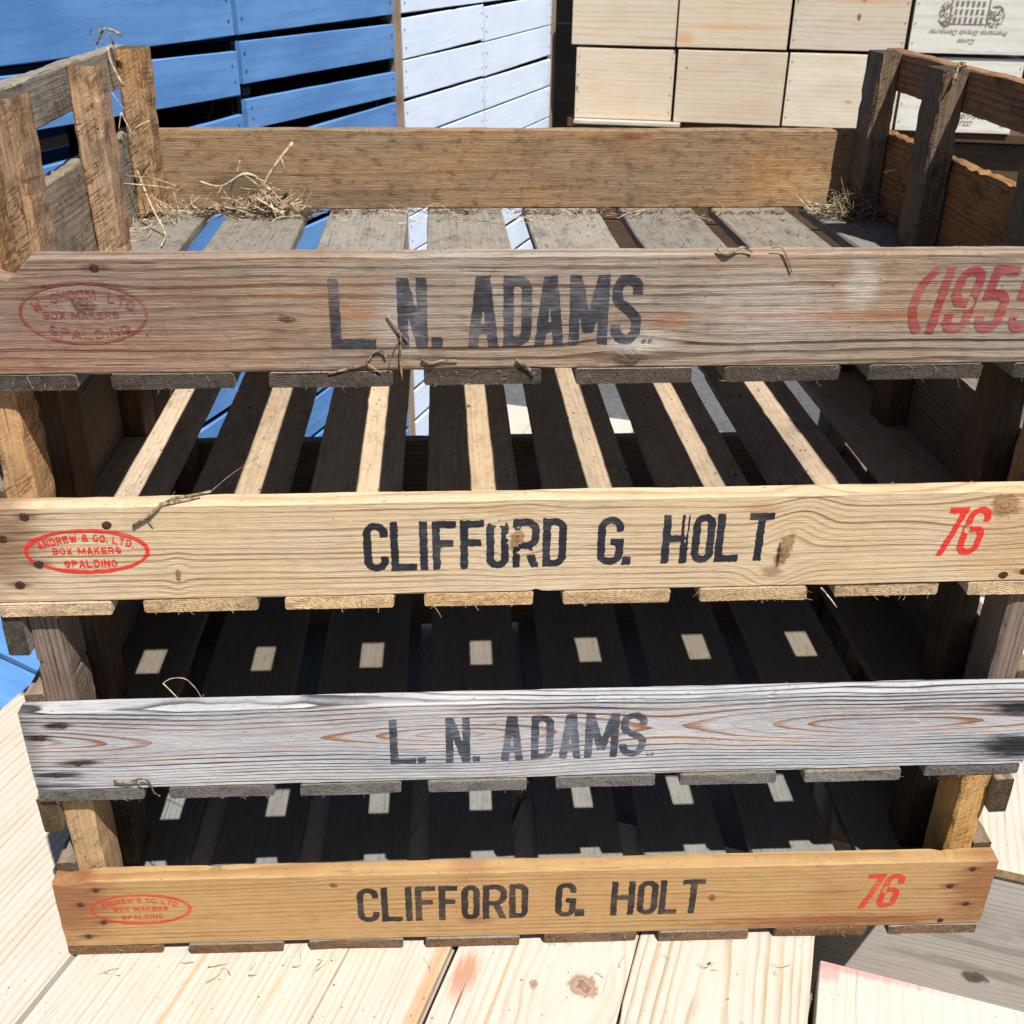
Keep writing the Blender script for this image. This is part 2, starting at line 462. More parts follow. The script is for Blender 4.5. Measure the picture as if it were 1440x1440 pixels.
class Ink:
    """collects flat ink shapes as polygons in a board's own x/z plane"""
    def __init__(s):
        s.v, s.f = [], []
    def field(s, x0, x1, z0, z1, res, fn, tf=None):
        nx, nz_ = int((x1 - x0) / res) + 2, int((z1 - z0) / res) + 2
        gx, gz = x0 + np.arange(nx) * res, z0 + np.arange(nz_) * res
        PX, PZ = np.meshgrid(gx, gz)
        F = fn(PX, PZ)
        ins = F < 0
        tf = tf or (lambda x, z: (x, z))
        for j in range(nz_ - 1):
            i = 0
            while i < nx - 1:
                c = (ins[j, i], ins[j, i + 1], ins[j + 1, i + 1], ins[j + 1, i])
                if not any(c):
                    i += 1
                    continue
                if all(c):
                    k = i
                    while k + 1 < nx - 1 and ins[j, k + 2] and ins[j + 1, k + 2]:
                        k += 1
                    poly = [(gx[i], gz[j]), (gx[k + 1], gz[j]), (gx[k + 1], gz[j + 1]), (gx[i], gz[j + 1])]
                    i = k + 1
                else:
                    cs = [(gx[i], gz[j], F[j, i]), (gx[i + 1], gz[j], F[j, i + 1]), (gx[i + 1], gz[j + 1], F[j + 1, i + 1]), (gx[i], gz[j + 1], F[j + 1, i])]
                    poly = []
                    for q in range(4):
                        A, Bq = cs[q], cs[(q + 1) % 4]
                        if A[2] < 0:
                            poly.append((A[0], A[1]))
                        if (A[2] < 0) != (Bq[2] < 0):
                            tt = A[2] / (A[2] - Bq[2])
                            poly.append((A[0] + (Bq[0] - A[0]) * tt, A[1] + (Bq[1] - A[1]) * tt))
                    i += 1
                if len(poly) >= 3:
                    b = len(s.v)
                    s.v += [tf(*q) for q in poly]
                    s.f.append(tuple(range(b, b + len(poly))))
    def glyph(s, ch, xl, xr, zb, zt, stroke, shear=0.0, res=0.0006, rag=0.0003, slope=0.0, rot=0.0, holes=()):
        """one glyph in the box xl..xr, zb..zt (metres)"""
        H, Wm = zt - zb, xr - xl
        sw = stroke / H
        st = glyph(ch, Wm / H, sw)
        off = _rng.rand(2) * 60
        def fn(PX, PZ):
            d = np.full(PX.shape, 1e9)
            for p in st:
                d = np.minimum(d, sd_polyline(PX, PZ, [(q[0] * H, q[1] * H) for q in p], stroke / 2))
            d = np.maximum(d, np.maximum(-PZ, PZ - H))
            d = np.maximum(d, np.maximum(-PX, PX - Wm))
            k1, k2 = 0.35 / max(res, 1e-5) * 0.5, 0.0
            d = d + (vnoise(PX * 420 + off[0], PZ * 420 + off[1]) - 0.5) * rag * 2.2 + (vnoise(PX * 1400 + off[1], PZ * 1400 + off[0]) - 0.5) * rag * 1.4
            for (hx, hz, ra, rb) in holes:
                e = np.hypot((PX + xl - hx) / ra, (PZ + zb - hz) / rb) - 1 + (vnoise(PX * 500, PZ * 500) - .5) * .7
                d = np.maximum(d, -e * min(ra, rb))
            return d
        cx, cz = (xl + xr) / 2, (zb + zt) / 2
        def tf(x, z):
            X_, Z_ = x - Wm / 2 + (z - H / 2) * shear, z - H / 2
            c, q = math.cos(rot), math.sin(rot)
            return (cx + X_ * c - Z_ * q, cz + X_ * q + Z_ * c + slope * 0)
        s.field(-res, Wm + res, -res, H + res, res, fn, tf)
    def ellipse(s, cx, cz, ax, az, wd, res=0.0006, rag=0.0003):
        off = _rng.rand(2) * 40
        def fn(PX, PZ):
            k = np.hypot(PX / ax, PZ / az)
            g = np.hypot(PX / ax ** 2, PZ / az ** 2) / np.maximum(k, 1e-6)
            d = np.abs(k - 1) / np.maximum(g, 1e-6) - wd / 2
            return d + (vnoise(PX * 300 + off[0], PZ * 300) - .5) * rag * 2 + (vnoise(PX * 60, PZ * 60 + off[1]) - .5) * wd * .35
        s.field(-ax - wd, ax + wd, -az - wd, az + wd, res, fn, lambda x, z: (cx + x, cz + z))
    def text(s, txt, cx, zb, h, total, stroke, curve=0.0, res=0.00035, wf=None, skew=0.0):
        """evenly set small capitals centred on cx; curve bends the line into an arch (sagitta in metres)"""
        wts = {'I': .35, '.': .3, ' ': .5, 'M': 1.2, 'W': 1.25, '&': 1.0}
        tw = sum(wts.get(c, .9) for c in txt)
        u = total / tw
        x = cx - total / 2
        for c in txt:
            w = wts.get(c, .9) * u
            if c != ' ':
                xm = x + w / 2
                q = (xm - cx) / (total / 2)
                dz = -curve * q * q
                rot = math.atan2(-2 * curve * q / (total / 2), 1) * 0.9
                gw = w * (.84 if c not in 'I.' else .95)
                s.glyph(c, xm - gw / 2, xm + gw / 2, zb + dz, zb + dz + h, stroke, res=res, rag=0.00016, rot=rot)
            x += w
    def build(s, name, mat, parent, y=-0.00030):
        fs = [tuple(f) for f in s.f]
        return mesh_obj(name, [(a, y, b) for a, b in s.v], fs, mat, parent)

# ------------------------------------------------------------------ stalks, straw and roots
def tube(pts, r0, r1=None, n=5):
    r1 = r0 if r1 is None else r1
    P = [Vector(p) for p in pts]
    # resample smoothly (Catmull-Rom)
    Q = []
    for i in range(len(P) - 1):
        p0, p1, p2, p3 = P[max(i - 1, 0)], P[i], P[i + 1], P[min(i + 2, len(P) - 1)]
        for k in range(4):
            t = k / 4
            Q.append(0.5 * ((2 * p1) + (p2 - p0) * t + (2 * p0 - 5 * p1 + 4 * p2 - p3) * t * t + (3 * p1 - p0 - 3 * p2 + p3) * t ** 3))
    Q.append(P[-1])
    vs, fs = [], []
    for i, q in enumerate(Q):
        d = (Q[min(i + 1, len(Q) - 1)] - Q[max(i - 1, 0)])
        if d.length < 1e-9:
            d = Vector((0, 0, 1))
        d.normalize()
        a = d.orthogonal().normalized()
        b = d.cross(a)
        r = r0 + (r1 - r0) * i / (len(Q) - 1)
        for k in range(n):
            an = 2 * PI * k / n
            vs.append(q + (a * math.cos(an) + b * math.sin(an) * 0.6) * r)
    for i in range(len(Q) - 1):
        for k in range(n):
            fs.append((i * n + k, i * n + (k + 1) % n, (i + 1) * n + (k + 1) % n, (i + 1) * n + k))
    fs.append(tuple(range(n - 1, -1, -1)))
    fs.append(tuple((len(Q) - 1) * n + k for k in range(n)))
    return vs, fs

def join(parts):
    V, F = [], []
    for vs, fs in parts:
        b = len(V)
        V += list(vs)
        F += [tuple(i + b for i in f) for f in fs]
    return V, F

def straw_heap(cx, cy, cz, rx, ry, h, n, seed, lmin=.01, lmax=.05, r=0.0006, lean=0.35):
    rr = random.Random(seed)
    parts = []
    for _ in range(n):
        a, q = rr.uniform(0, 2 * PI), math.sqrt(rr.random())
        x, y = cx + rx * q * math.cos(a), cy + ry * q * math.sin(a)
        z = cz + 0.001 + h * (1 - q) * rr.random()
        l = rr.uniform(lmin, lmax)
        th, el = rr.uniform(0, 2 * PI), rr.gauss(0, lean)
        d = Vector((math.cos(th) * math.cos(el), math.sin(th) * math.cos(el), abs(math.sin(el))))
        p0 = Vector((x, y, z)) - d * l * .3
        p0.z = max(p0.z, cz + 0.001)
        bend = Vector((rr.gauss(0, .15), rr.gauss(0, .15), rr.gauss(0, .1))) * l
        parts.append(tube([p0, p0 + d * l * .5 + bend, p0 + d * l], r * rr.uniform(.5, 1.5), r * .4, 4))
    return join(parts)

# ------------------------------------------------------------------ measured layout
Wc, Dc = 0.76, 0.4772           # crate width and depth
pz_, th, hb, tb = 0.1629, 0.0101, 0.0738, 0.0149   # stacking pitch, slat thickness, board height, board thickness
SL = 0.0769                      # slat width
GA = math.radians(21.5)          # the surroundings stand turned against the stack
def env(e1, e2, z=0.0):
    c, s = math.cos(math.radians(20)), math.sin(math.radians(20))
    return Vector((e1 * c + e2 * s, -e1 * s + e2 * c, z))
RE = -math.radians(20)

# ------------------------------------------------------------------ materials
black_nail = plain('rusty_nail', (42, 32, 28), 0.6, (80, 52, 38), 900)
straw_m = plain('dry_straw', (186, 172, 146), 0.8, (128, 106, 78), 160)
root_m = plain('dry_root', (150, 132, 108), 0.9, (70, 56, 42), 260)
chaff_m = plain('chaff', (92, 74, 54), 1.0, (46, 36, 28), 300)
soil_m = plain('soil', (78, 62, 48), 1.0, (120, 100, 80), 700)

A_front = dict(early=(158, 130, 104), late=(68, 46, 33), grey=(156, 147, 136), greyamt=0.75, freq=175, z0=-0.17, y0=0.10, warp=0.0035, warpf=2.2,
               late_lo=0.50, ring=0.95, fibre=0.50, crack=0.9, dirt=0.45, dirtc=(84, 66, 54), speck=0.9, seed=3.3, kdark=(112, 90, 74), kring=(60, 48, 42), bump=1.3,
               knots=((-0.2908, 0.0453, .0075, .0060, .75), (0.0453, 0.0094, .012, .009, .8), (-0.17, 0.0355, .006, .003, .5)),
               stains=((-.281, .0675, .012, .003, .7, (56, 42, 36)), (0.19, 0.0335, .15, .0026, .8), (-0.13, 0.037, .03, .0035, .6), (-0.17, .050, .03, .0022, .45), (0.07, .031, .010, .006, .5), (-.30, .05, .16, .05, .40, (104, 76, 60)), (-.30, .012, .14, .03, .35, (150, 98, 78)), (-.385, .036, .022, .005, .9, (40, 36, 36)), (.05, .018, .030, .010, .55, (196, 190, 180)), (.19, .052, .014, .018, .5, (190, 184, 174)), (-.10, .035, .02, .028, .30, (176, 176, 180)), (.13, .04, .06, .03, .3, (182, 176, 170))), mottle=.35,
               stainc=(150, 98, 62), late2=(120, 74, 48), end=(95, 88, 80))
B_front = dict(early=(200, 174, 140), late=(140, 104, 70), grey=(200, 184, 158), greyamt=0.5, freq=230, z0=-0.20, y0=0.09, warp=0.003, warpf=2.0,
               late_lo=0.48, ring=0.85, fibre=0.34, crack=0.6, dirt=0.22, dirtc=(150, 118, 84), speck=0.6, seed=11.1, bump=1.1,
               knots=((-0.0233, 0.0422, .0055, .0095, .6, .3), (0.1649, 0.0295, .0062, .0150, .85, .75), (0.3166, 0.062, .012, .010, .85), (-0.2552, 0.0195, .0022, .006, .5, .3)),
               stains=((-0.3489, 0.0670, .011, .0032, .7, (84, 62, 50)), (-0.3664, 0.0508, .011, .0032, .7, (84, 62, 50)), (-0.3463, 0.0305, .011, .0032, .7, (84, 62, 50)), (-0.3621, 0.0145, .011, .0032, .7, (84, 62, 50)), (0.3433, 0.0080, .011, .0032, .7, (84, 62, 50)), (-0.372, .05, .045, .045, .75), (0.335, .03, .05, .05, .35, (176, 128, 78)), (0.161, .026, .0016, .013, .95, (60, 38, 24)), (0.158, .012, .010, .006, .6, (120, 84, 54)), (.145, .063, .016, .006, .5, (166, 124, 82)), (-.03, .066, .03, .004, .4, (170, 128, 88))), stainc=(108, 76, 54), mottle=.18,
               end=(190, 165, 128), kdark=(150, 112, 76), kring=(96, 62, 38))
C_front = dict(early=(190, 188, 189), late=(56, 56, 60), late2=(146, 104, 74), grey=(158, 160, 167), greyamt=0.6, freq=300, z0=0.046, y0=0.004, warp=0.0045, warpf=3.4, waven=0.06, band=(.046, .022),
               late_lo=0.52, ring=1.25, fibre=0.45, crack=0.7, dirt=0.25, dirtc=(90, 90, 98), speck=0.6, seed=21.7, bump=1.4,
               mottle=.15, stains=((0.372, 0.056, .055, .009, .97), (0.372, 0.018, .05, .015, .97), (-0.354, .0618, .013, .0042, .95), (-0.370, .0505, .014, .0042, .97), (-0.345, .0265, .020, .0034, .9),
                       (-0.362, .0155, .026, .0034, .92), (-0.37, .005, .03, .003, .8), (0.30, .058, .05, .003, .5), (-0.385, .05, .02, .06, .45)), stainc=(24, 24, 28),
               end=(110, 110, 112))
D_front = dict(mottle=.2, early=(172, 138, 95), late=(122, 84, 48), grey=(166, 136, 94), greyamt=0.5, freq=230, z0=-0.16, y0=0.07, warp=0.0030, warpf=2.0,
               late_lo=0.35, ring=0.6, fibre=0.26, crack=0.5, dirt=0.35, dirtc=(146, 94, 54), speck=0.5, seed=31.9, bump=0.9,
               stains=((-0.3467, 0.0637, .011, .0032, .65, (74, 48, 36)), (-0.3617, 0.0478, .011, .0032, .65, (74, 48, 36)), (-0.3466, 0.0277, .011, .0032, .65, (74, 48, 36)), (-0.3612, 0.0118, .011, .0032, .65, (74, 48, 36)), (0.3606, 0.0645, .011, .0032, .65, (74, 48, 36)), (0.3455, 0.0455, .011, .0032, .65, (74, 48, 36)), (0.3632, 0.0242, .011, .0032, .65, (74, 48, 36)), (-0.372, .05, .05, .05, .7), (0.375, .045, .035, .05, .65), (0.245, .008, .14, .009, .75), (-.05, .078, .02, .014, .35), (-.045, .02, .02, .006, .5)), stainc=(118, 68, 44),
               knots=((0.148, .0385, .0035, .0045, .5), (-0.16, .063, .004, .003, .4)), end=(120, 92, 62))
fronts = {'A': A_front, 'B': B_front, 'C': C_front, 'D': D_front}
mat_front = {k: wood('board_face_' + k, **v) for k, v in fronts.items()}
mat_ink = {
    'A': wood('ink_A', **{**A_front, 'ink': (40, 40, 46), 'ink2': (58, 66, 80), 'inkwear': 0.55, 'inkmax': .95}),
    'B': wood('ink_B', **{**B_front, 'ink': (28, 30, 38), 'ink2': (36, 42, 54), 'inkwear': 0.12, 'inkmax': .99}),
    'C': wood('ink_C', **{**C_front, 'ink': (38, 44, 54), 'ink2': (56, 68, 86), 'inkwear': 0.50, 'inkmax': .94}),
    'D': wood('ink_D', **{**D_front, 'ink': (36, 32, 34), 'ink2': (50, 46, 46), 'inkwear': 0.25, 'inkmax': .98}),
    'Ar': wood('red_A', **{**A_front, 'ink': (128, 30, 44), 'ink2': (148, 50, 62), 'inkwear': 0.65, 'inkmax': .84}),
    'Br': wood('red_B', **{**B_front, 'ink': (214, 44, 34), 'ink2': (200, 44, 34), 'inkwear': 0.2, 'inkmax': .97}),
    'Dr': wood('red_D', **{**D_front, 'ink': (184, 46, 30), 'ink2': (190, 58, 38), 'inkwear': 0.4, 'inkmax': .92}),
    'Ar2': wood('stamp_A', **{**A_front, 'ink': (120, 34, 40), 'ink2': (130, 54, 56), 'inkwear': 0.75, 'inkmax': .74}),
}
mat_slat = {
    'A': wood('slat_A', mottle=.45, early=(134, 126, 113), late=(98, 90, 78), grey=(128, 123, 115), greyamt=0.9, ring=0.35, fibre=0.25, crack=0.3, dirt=0.6, dirtc=(78, 70, 60), dirtscale=22, speck=1.0, end=(88, 80, 72), bump=1.1),
    'B': wood('slat_B', mottle=.35, early=(190, 166, 136), late=(134, 104, 78), grey=(162, 144, 122), greyamt=0.6, ring=0.35, fibre=0.3, crack=0.3, dirt=0.4, dirtc=(128, 96, 68), dirtscale=20, speck=0.8, end=(222, 190, 142), bump=1.1),
    'C': wood('slat_C', mottle=.3, early=(124, 112, 96), late=(90, 78, 62), grey=(116, 110, 100), greyamt=0.8, ring=0.35, fibre=0.3, crack=0.3, dirt=0.4, dirtc=(110, 98, 80), speck=0.8, end=(126, 124, 124)),
    'D': wood('slat_D', mottle=.3, early=(136, 134, 128), late=(98, 92, 82), grey=(128, 130, 128), greyamt=0.8, ring=0.3, fibre=0.3, crack=0.3, dirt=0.4, dirtc=(128, 108, 84), speck=0.8, end=(140, 106, 72)),
}
mat_back = {
    'A': wood('back_A', early=(156, 122, 86), late=(108, 76, 48), grey=(134, 116, 96), greyamt=0.7, freq=110, ring=0.35, fibre=0.35, crack=0.5, dirt=0.7, dirtc=(100, 78, 58), dirtscale=13, speck=1.0, seed=7.7, bump=1.5, mottle=.75,
                  stains=((0.27, .035, .06, .03, .35, (186, 132, 78)), (0.30, .02, .05, .02, .3, (200, 168, 118)), (-.27, .02, .04, .02, .5, (80, 62, 48)), (-.14, .012, .06, .010, .5, (84, 70, 58)), (.12, .07, .02, .004, .7, (110, 52, 38))), stainc=(190, 118, 56)),
    'B': wood('back_B', early=(120, 90, 64), late=(90, 62, 42), dirt=0.6, speck=0.9),
}
mat_post = {
    'A': wood('post_A', mottle=.85, early=(190, 138, 82), late=(132, 92, 56), grey=(150, 134, 112), greyamt=0.55, freq=260, ring=0.5, fibre=0.4, dirt=0.8, dirtc=(92, 70, 50), dirtscale=26, speck=1.0, saw=0.5, end=(150, 136, 112), bump=1.5),
    'B': wood('post_B', mottle=.4, early=(192, 146, 94), late=(150, 106, 64), grey=(170, 150, 126), greyamt=0.35, freq=240, ring=0.5, fibre=0.35, dirt=0.5, dirtc=(110, 78, 50), dirtscale=22, speck=0.9, saw=0.5, end=(150, 130, 100), bump=1.5),
    'C': wood('post_C', early=(140, 118, 102), late=(84, 62, 50), grey=(136, 128, 120), greyamt=0.6, freq=330, ring=0.9, fibre=0.4, dirt=0.5, dirtc=(90, 62, 48), speck=0.8, end=(120, 112, 100), bump=1.5),
    'D': wood('post_D', mottle=.3, early=(190, 150, 98), late=(164, 122, 72), grey=(190, 150, 92), greyamt=0.3, freq=240, ring=0.5, fibre=0.35, dirt=0.4, dirtc=(140, 96, 52), speck=0.8, saw=0.5, end=(140, 118, 88), bump=1.5),
}
post_inner_shaded = wood('post_inner_shaded', mottle=.5, early=(110, 80, 54), late=(78, 54, 36), grey=(98, 80, 62), greyamt=.5, dirt=.6, dirtc=(52, 38, 28), speck=.9, end=(96, 74, 52), bump=1.3)  # darker copy for inner posts: interior shade put into the colour
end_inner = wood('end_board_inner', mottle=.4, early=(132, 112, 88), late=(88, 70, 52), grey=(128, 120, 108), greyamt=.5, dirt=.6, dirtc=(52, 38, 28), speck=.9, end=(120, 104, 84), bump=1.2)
post_right_dark = wood('post_right_dark', mottle=.5, early=(134, 106, 78), late=(76, 56, 40), grey=(112, 102, 90), greyamt=0.7, freq=260, ring=0.5, fibre=0.4, dirt=0.7, dirtc=(62, 48, 38), dirtscale=26, speck=1.0, saw=0.3, end=(130, 120, 102), bump=1.5)  # darker, browner wood for the right-hand posts of the top tray
rail_weathered = wood('rail_weathered', mottle=.5, early=(158, 112, 70), late=(104, 68, 42), grey=(136, 112, 86), greyamt=0.5, fibre=0.4, dirt=0.7, dirtc=(62, 46, 34), dirtscale=24, speck=1.0, end=(130, 120, 102), bump=1.4)
mat_rail = {
    'A': wood('rail_A', early=(150, 134, 112), late=(100, 82, 64), grey=(146, 138, 124), greyamt=0.8, ring=0.5, fibre=0.45, crack=0.6, dirt=0.6, dirtc=(84, 68, 54), speck=1.0, saw=0.25, end=(150, 136, 112), bump=1.4),
    'B': wood('rail_B', early=(160, 118, 80), late=(112, 74, 48), grey=(140, 122, 100), greyamt=0.6, dirt=0.5, dirtc=(84, 62, 46), speck=0.9, saw=0.2),
    'C': wood('rail_C', early=(136, 116, 100), late=(92, 70, 56), grey=(132, 126, 118), greyamt=0.7, dirt=0.5, speck=0.9, end=(118, 112, 100)),
    'D': wood('rail_D', early=(150, 122, 86), late=(100, 76, 52), grey=(150, 138, 118), greyamt=0.6, dirt=0.5, speck=0.9, end=(120, 100, 74)),
}

# ------------------------------------------------------------------ ground
def ground():
    m = bpy.data.materials.new('concrete_ground')
    m.use_nodes = True
    nt = m.node_tree
    bs = nt.nodes['Principled BSDF']
    tc = nt.nodes.new('ShaderNodeTexCoord')
    a = nz(nt, tc.outputs['Object'], 1.3, 5.0, 0.6)
    b = nz(nt, tc.outputs['Object'], 60.0, 5.0, 0.7)
    c = nz(nt, tc.outputs['Object'], 420.0, 2.0, 0.6)
    col = mixc(nt, a.ss(0.35, 0.65), lin(84, 88, 92), lin(70, 70, 70))
    col = mixc(nt, b.ss(0.4, 0.66) * 0.6, col, lin(52, 50, 48))
    col = mixc(nt, c.ss(0.62, 0.7) * 0.6, col, lin(116, 114, 110))
    nt.links.new(col, bs.inputs['Base Color'])
    bs.inputs['Roughness'].default_value = 0.9
    bp = nt.nodes.new('ShaderNodeBump')
    bp.inputs['Strength'].default_value = 0.8
    bp.inputs['Distance'].default_value = 0.003
    nt.links.new((b + c * 0.5).s, bp.inputs['Height'])
    nt.links.new(bp.outputs[0], bs.inputs['Normal'])
    S = 60.0
    o = mesh_obj('ground', [(-S, -S, 0), (S, -S, 0), (S, S, 0), (-S, S, 0)], [(0, 1, 2, 3)], m)
    o.location = (0, 0, -0.303)
    o['kind'] = 'structure'
    o['label'] = 'grey concrete ground under and behind the boxes'
ground()

# ------------------------------------------------------------------ pale wine boxes that carry the stack
def pine(name, **kw):
    d = dict(early=(182, 174, 162), late=(156, 136, 110), grey=(186, 179, 168), greyamt=0.6, freq=120, z0=-0.05, y0=0.03, warp=0.006, warpf=1.6, late_lo=0.45, ring=0.6, mottle=.08,
             fibre=0.2, crack=0.35, dirt=0.15, dirtc=(160, 134, 100), speck=0.6, end=(206, 176, 130), bump=0.5, rough=0.7)
    d.update(kw)
    return wood(name, **d)

pine_lid1 = pine('pine_lid_plain', seed=2.0, freq=170, warp=0.006, stains=((-.02, .10, .3, .003, .55), (.1, .17, .25, .0025, .5), (.03, .285, .3, .008, .6, (170, 122, 74)), (.05, .21, .25, .0012, .7, (130, 96, 66))), stainc=(168, 126, 72))
pine_lid2 = pine('pine_lid_knotty', seed=9.0, freq=130, z0=0.10, y0=0.008, waven=.03, warp=.007,
                 knots=((0.063, .070, .0055, .0042, .7), (0.074, .109, .0125, .0135, .9)), kdark=(150, 122, 100), kring=(104, 68, 48),
                 stains=((0.055, .014, .030, .012, .75, (160, 104, 72)), (0.020, .018, .035, .0012, .9, (70, 46, 34)), (.02, .045, .2, .002, .4)), stainc=(168, 120, 72))
pine_lid3 = pine('pine_lid_arched', seed=14.0, freq=130, z0=0.07, y0=0.004, tilt=0.05, ring=.9, warp=.006)
pine_left = pine('pine_lid_left', seed=18.0, freq=130, warp=.008, late=(158, 128, 92))
pine_side = pine('pine_box_side')
pine_white = pine('pine_whitened', early=(184, 178, 170), late=(166, 148, 130), grey=(188, 182, 172), seed=23.0, ring=.35, stains=((.2305, .02, .006, .09, .55), (.222, .008, .012, .012, .5), (.145, .004, .014, .006, .5), (.15, .10, .008, .06, .12)), stainc=(190, 104, 104))
pine_grey = pine('pine_greyed', early=(196, 186, 177), late=(150, 136, 126), grey=(186, 180, 173), seed=27.0, freq=150, z0=-.10, y0=.03, warp=.006, dirt=.4, dirtc=(110, 98, 88),
                 knots=((-.027, .155, .0135, .0085, .9),), kdark=(84, 70, 64), kring=(52, 42, 38), stains=((-.02, .165, .12, .008, .4), (0, .20, .16, .006, .35)), stainc=(100, 82, 72))

def wine_box(name, label, e1a, e1b, e2a, e2b, ztop, lids, side=None, group=None, front=None, height=0.30):
    """closed plank box; lids: list of (width fraction end, material, height offset)"""
    side = side or pine_side
    w, d = e1b - e1a, e2b - e2a
    t = thing(name, label, 'wooden box', env(e1a, e2a, ztop - height), RE, group)
    T = 0.011
    lt = 0.009
    hh = height - lt - 0.002
    # walls (front, back, left, right), butted inside one another
    board('front_panel', w, hh, T, front or side, t, (w / 2, 0, 0.001), seg=10, rough=.0003, bev=.0008, seed=rnd.randint(0, 999))
    board('back_panel', w, hh, T, side, t, (w / 2, d - T, 0.001), seg=6, rough=.0003, bev=.0008, seed=rnd.randint(0, 999))
    for xx in (0.0, w - T):
        board('side_panel', d - 2 * T - .001, hh, T, side, t, (xx + T, d / 2, 0.001), (0, 0, PI / 2), seg=6, rough=.0003, bev=.0008, seed=rnd.randint(0, 999))
    x0 = 0.0
    for fe, m, dz in lids:
        x1 = w * fe
        # lid board: length along depth, its z (width) axis along +e1
        ww = x1 - x0 - .0012
        vs, fs = board_geo(d + .004, ww, lt, seg=30, rough=.00025, bev=.0007, seed=rnd.randint(0, 999), chips=3)
        # map (x,y,z) -> (z, x, -y) : y=0 face is up
        o = mesh_obj('plank', vs, fs, m, t)
        mtx = Matrix(((0, 0, 1), (1, 0, 0), (0, 1, 0)))
        # right handed: x->Y, y->Z, z->X ; y grows upwards so the y=T face is the top
        o.rotation_euler = mtx.to_euler()
        o.location = (x0 + .0006, d / 2, height - lt + dz)
        x0 = x1
    return t

bx = 'pale wooden boxes carrying the crates'
wine_box('wine_box', 'pale box at the lower left, lit lid crossed by the jagged shadow of the stack', -.634, -.356, -.36, .155, 0.0015, [(1, pine_left, 0)], group=bx)
wine_box('wine_box', 'pale box with one wide cream lid board under the left half of the lowest tray', -.353, -.0625, -.36, .16, 0.0, [(1, pine_lid1, 0)], group=bx)
wine_box('wine_box', 'pale box with a large round knot on its lid, under the lowest tray', -.058, .2265, -.36, .16, -0.001, [(.50, pine_lid2, 0), (1, pine_lid3, 0)], group=bx)
wine_box('wine_box', 'whitish box with red stained back edge at the lower right corner', .2315, .53, -.40, .060, -0.004, [(1, pine_white, 0)], group=bx)
wine_box('wine_box', 'greyed box with a dark oval knot behind the red stained box', .2315, .60, .215, .70, -0.0015, [(1, pine_left, 0)], front=pine_grey, group=bx)
wine_box('wine_box', 'pale box hidden in shadow beneath the rear of the crates', -.353, -.06, .165, .66, -0.0005, [(1, pine_lid3, 0)], group=bx)
wine_box('wine_box', 'tan box seen through the slots of the second crate, left of its neighbour', -.43, -.15, .86, 1.16, -.02, [(.5, pine_lid1, 0), (1, pine_lid2, 0)], group=bx)
wine_box('wine_box', 'white topped box seen through the slots of the second crate, right of its neighbour', -.145, .14, .88, 1.14, -.01, [(1, pine_left, 0)], group=bx)

# ------------------------------------------------------------------ painted slatted crates behind on the left
blue_m = wood('blue_paint', mottle=.12, paint=(74, 118, 174), paint2=(92, 138, 192), early=(150, 130, 100), late=(120, 90, 60), freq=60, warp=.006, warpf=2.5, ring=.9, fibre=.12, crack=.35, dirt=.4, speck=.25, end=(62, 104, 170), rough=.55, spec=.35, bump=.6, kdark=(60, 90, 150))
pale_m = wood('pale_blue_paint', paint=(200, 213, 232), paint2=(208, 219, 236), early=(170, 160, 140), late=(140, 120, 90), freq=60, warp=.01, ring=.5, fibre=.08, crack=.1, dirt=.3, speck=.15, end=(160, 180, 210), rough=.6, spec=.3, bump=.6)
batten_m = wood('brown_batten', early=(150, 130, 108), late=(120, 98, 76), grey=(140, 126, 110), dirt=.4)
dark_m = wood('gap_dark', early=(20, 18, 16), late=(14, 12, 11), grey=(22, 20, 19), end=(16, 14, 13), ring=.4, dirt=.2, dirtc=(12, 11, 10), fibre=.1, rough=.8, spec=.1)  # near black, so gaps and crate interiors stay dark even in sun

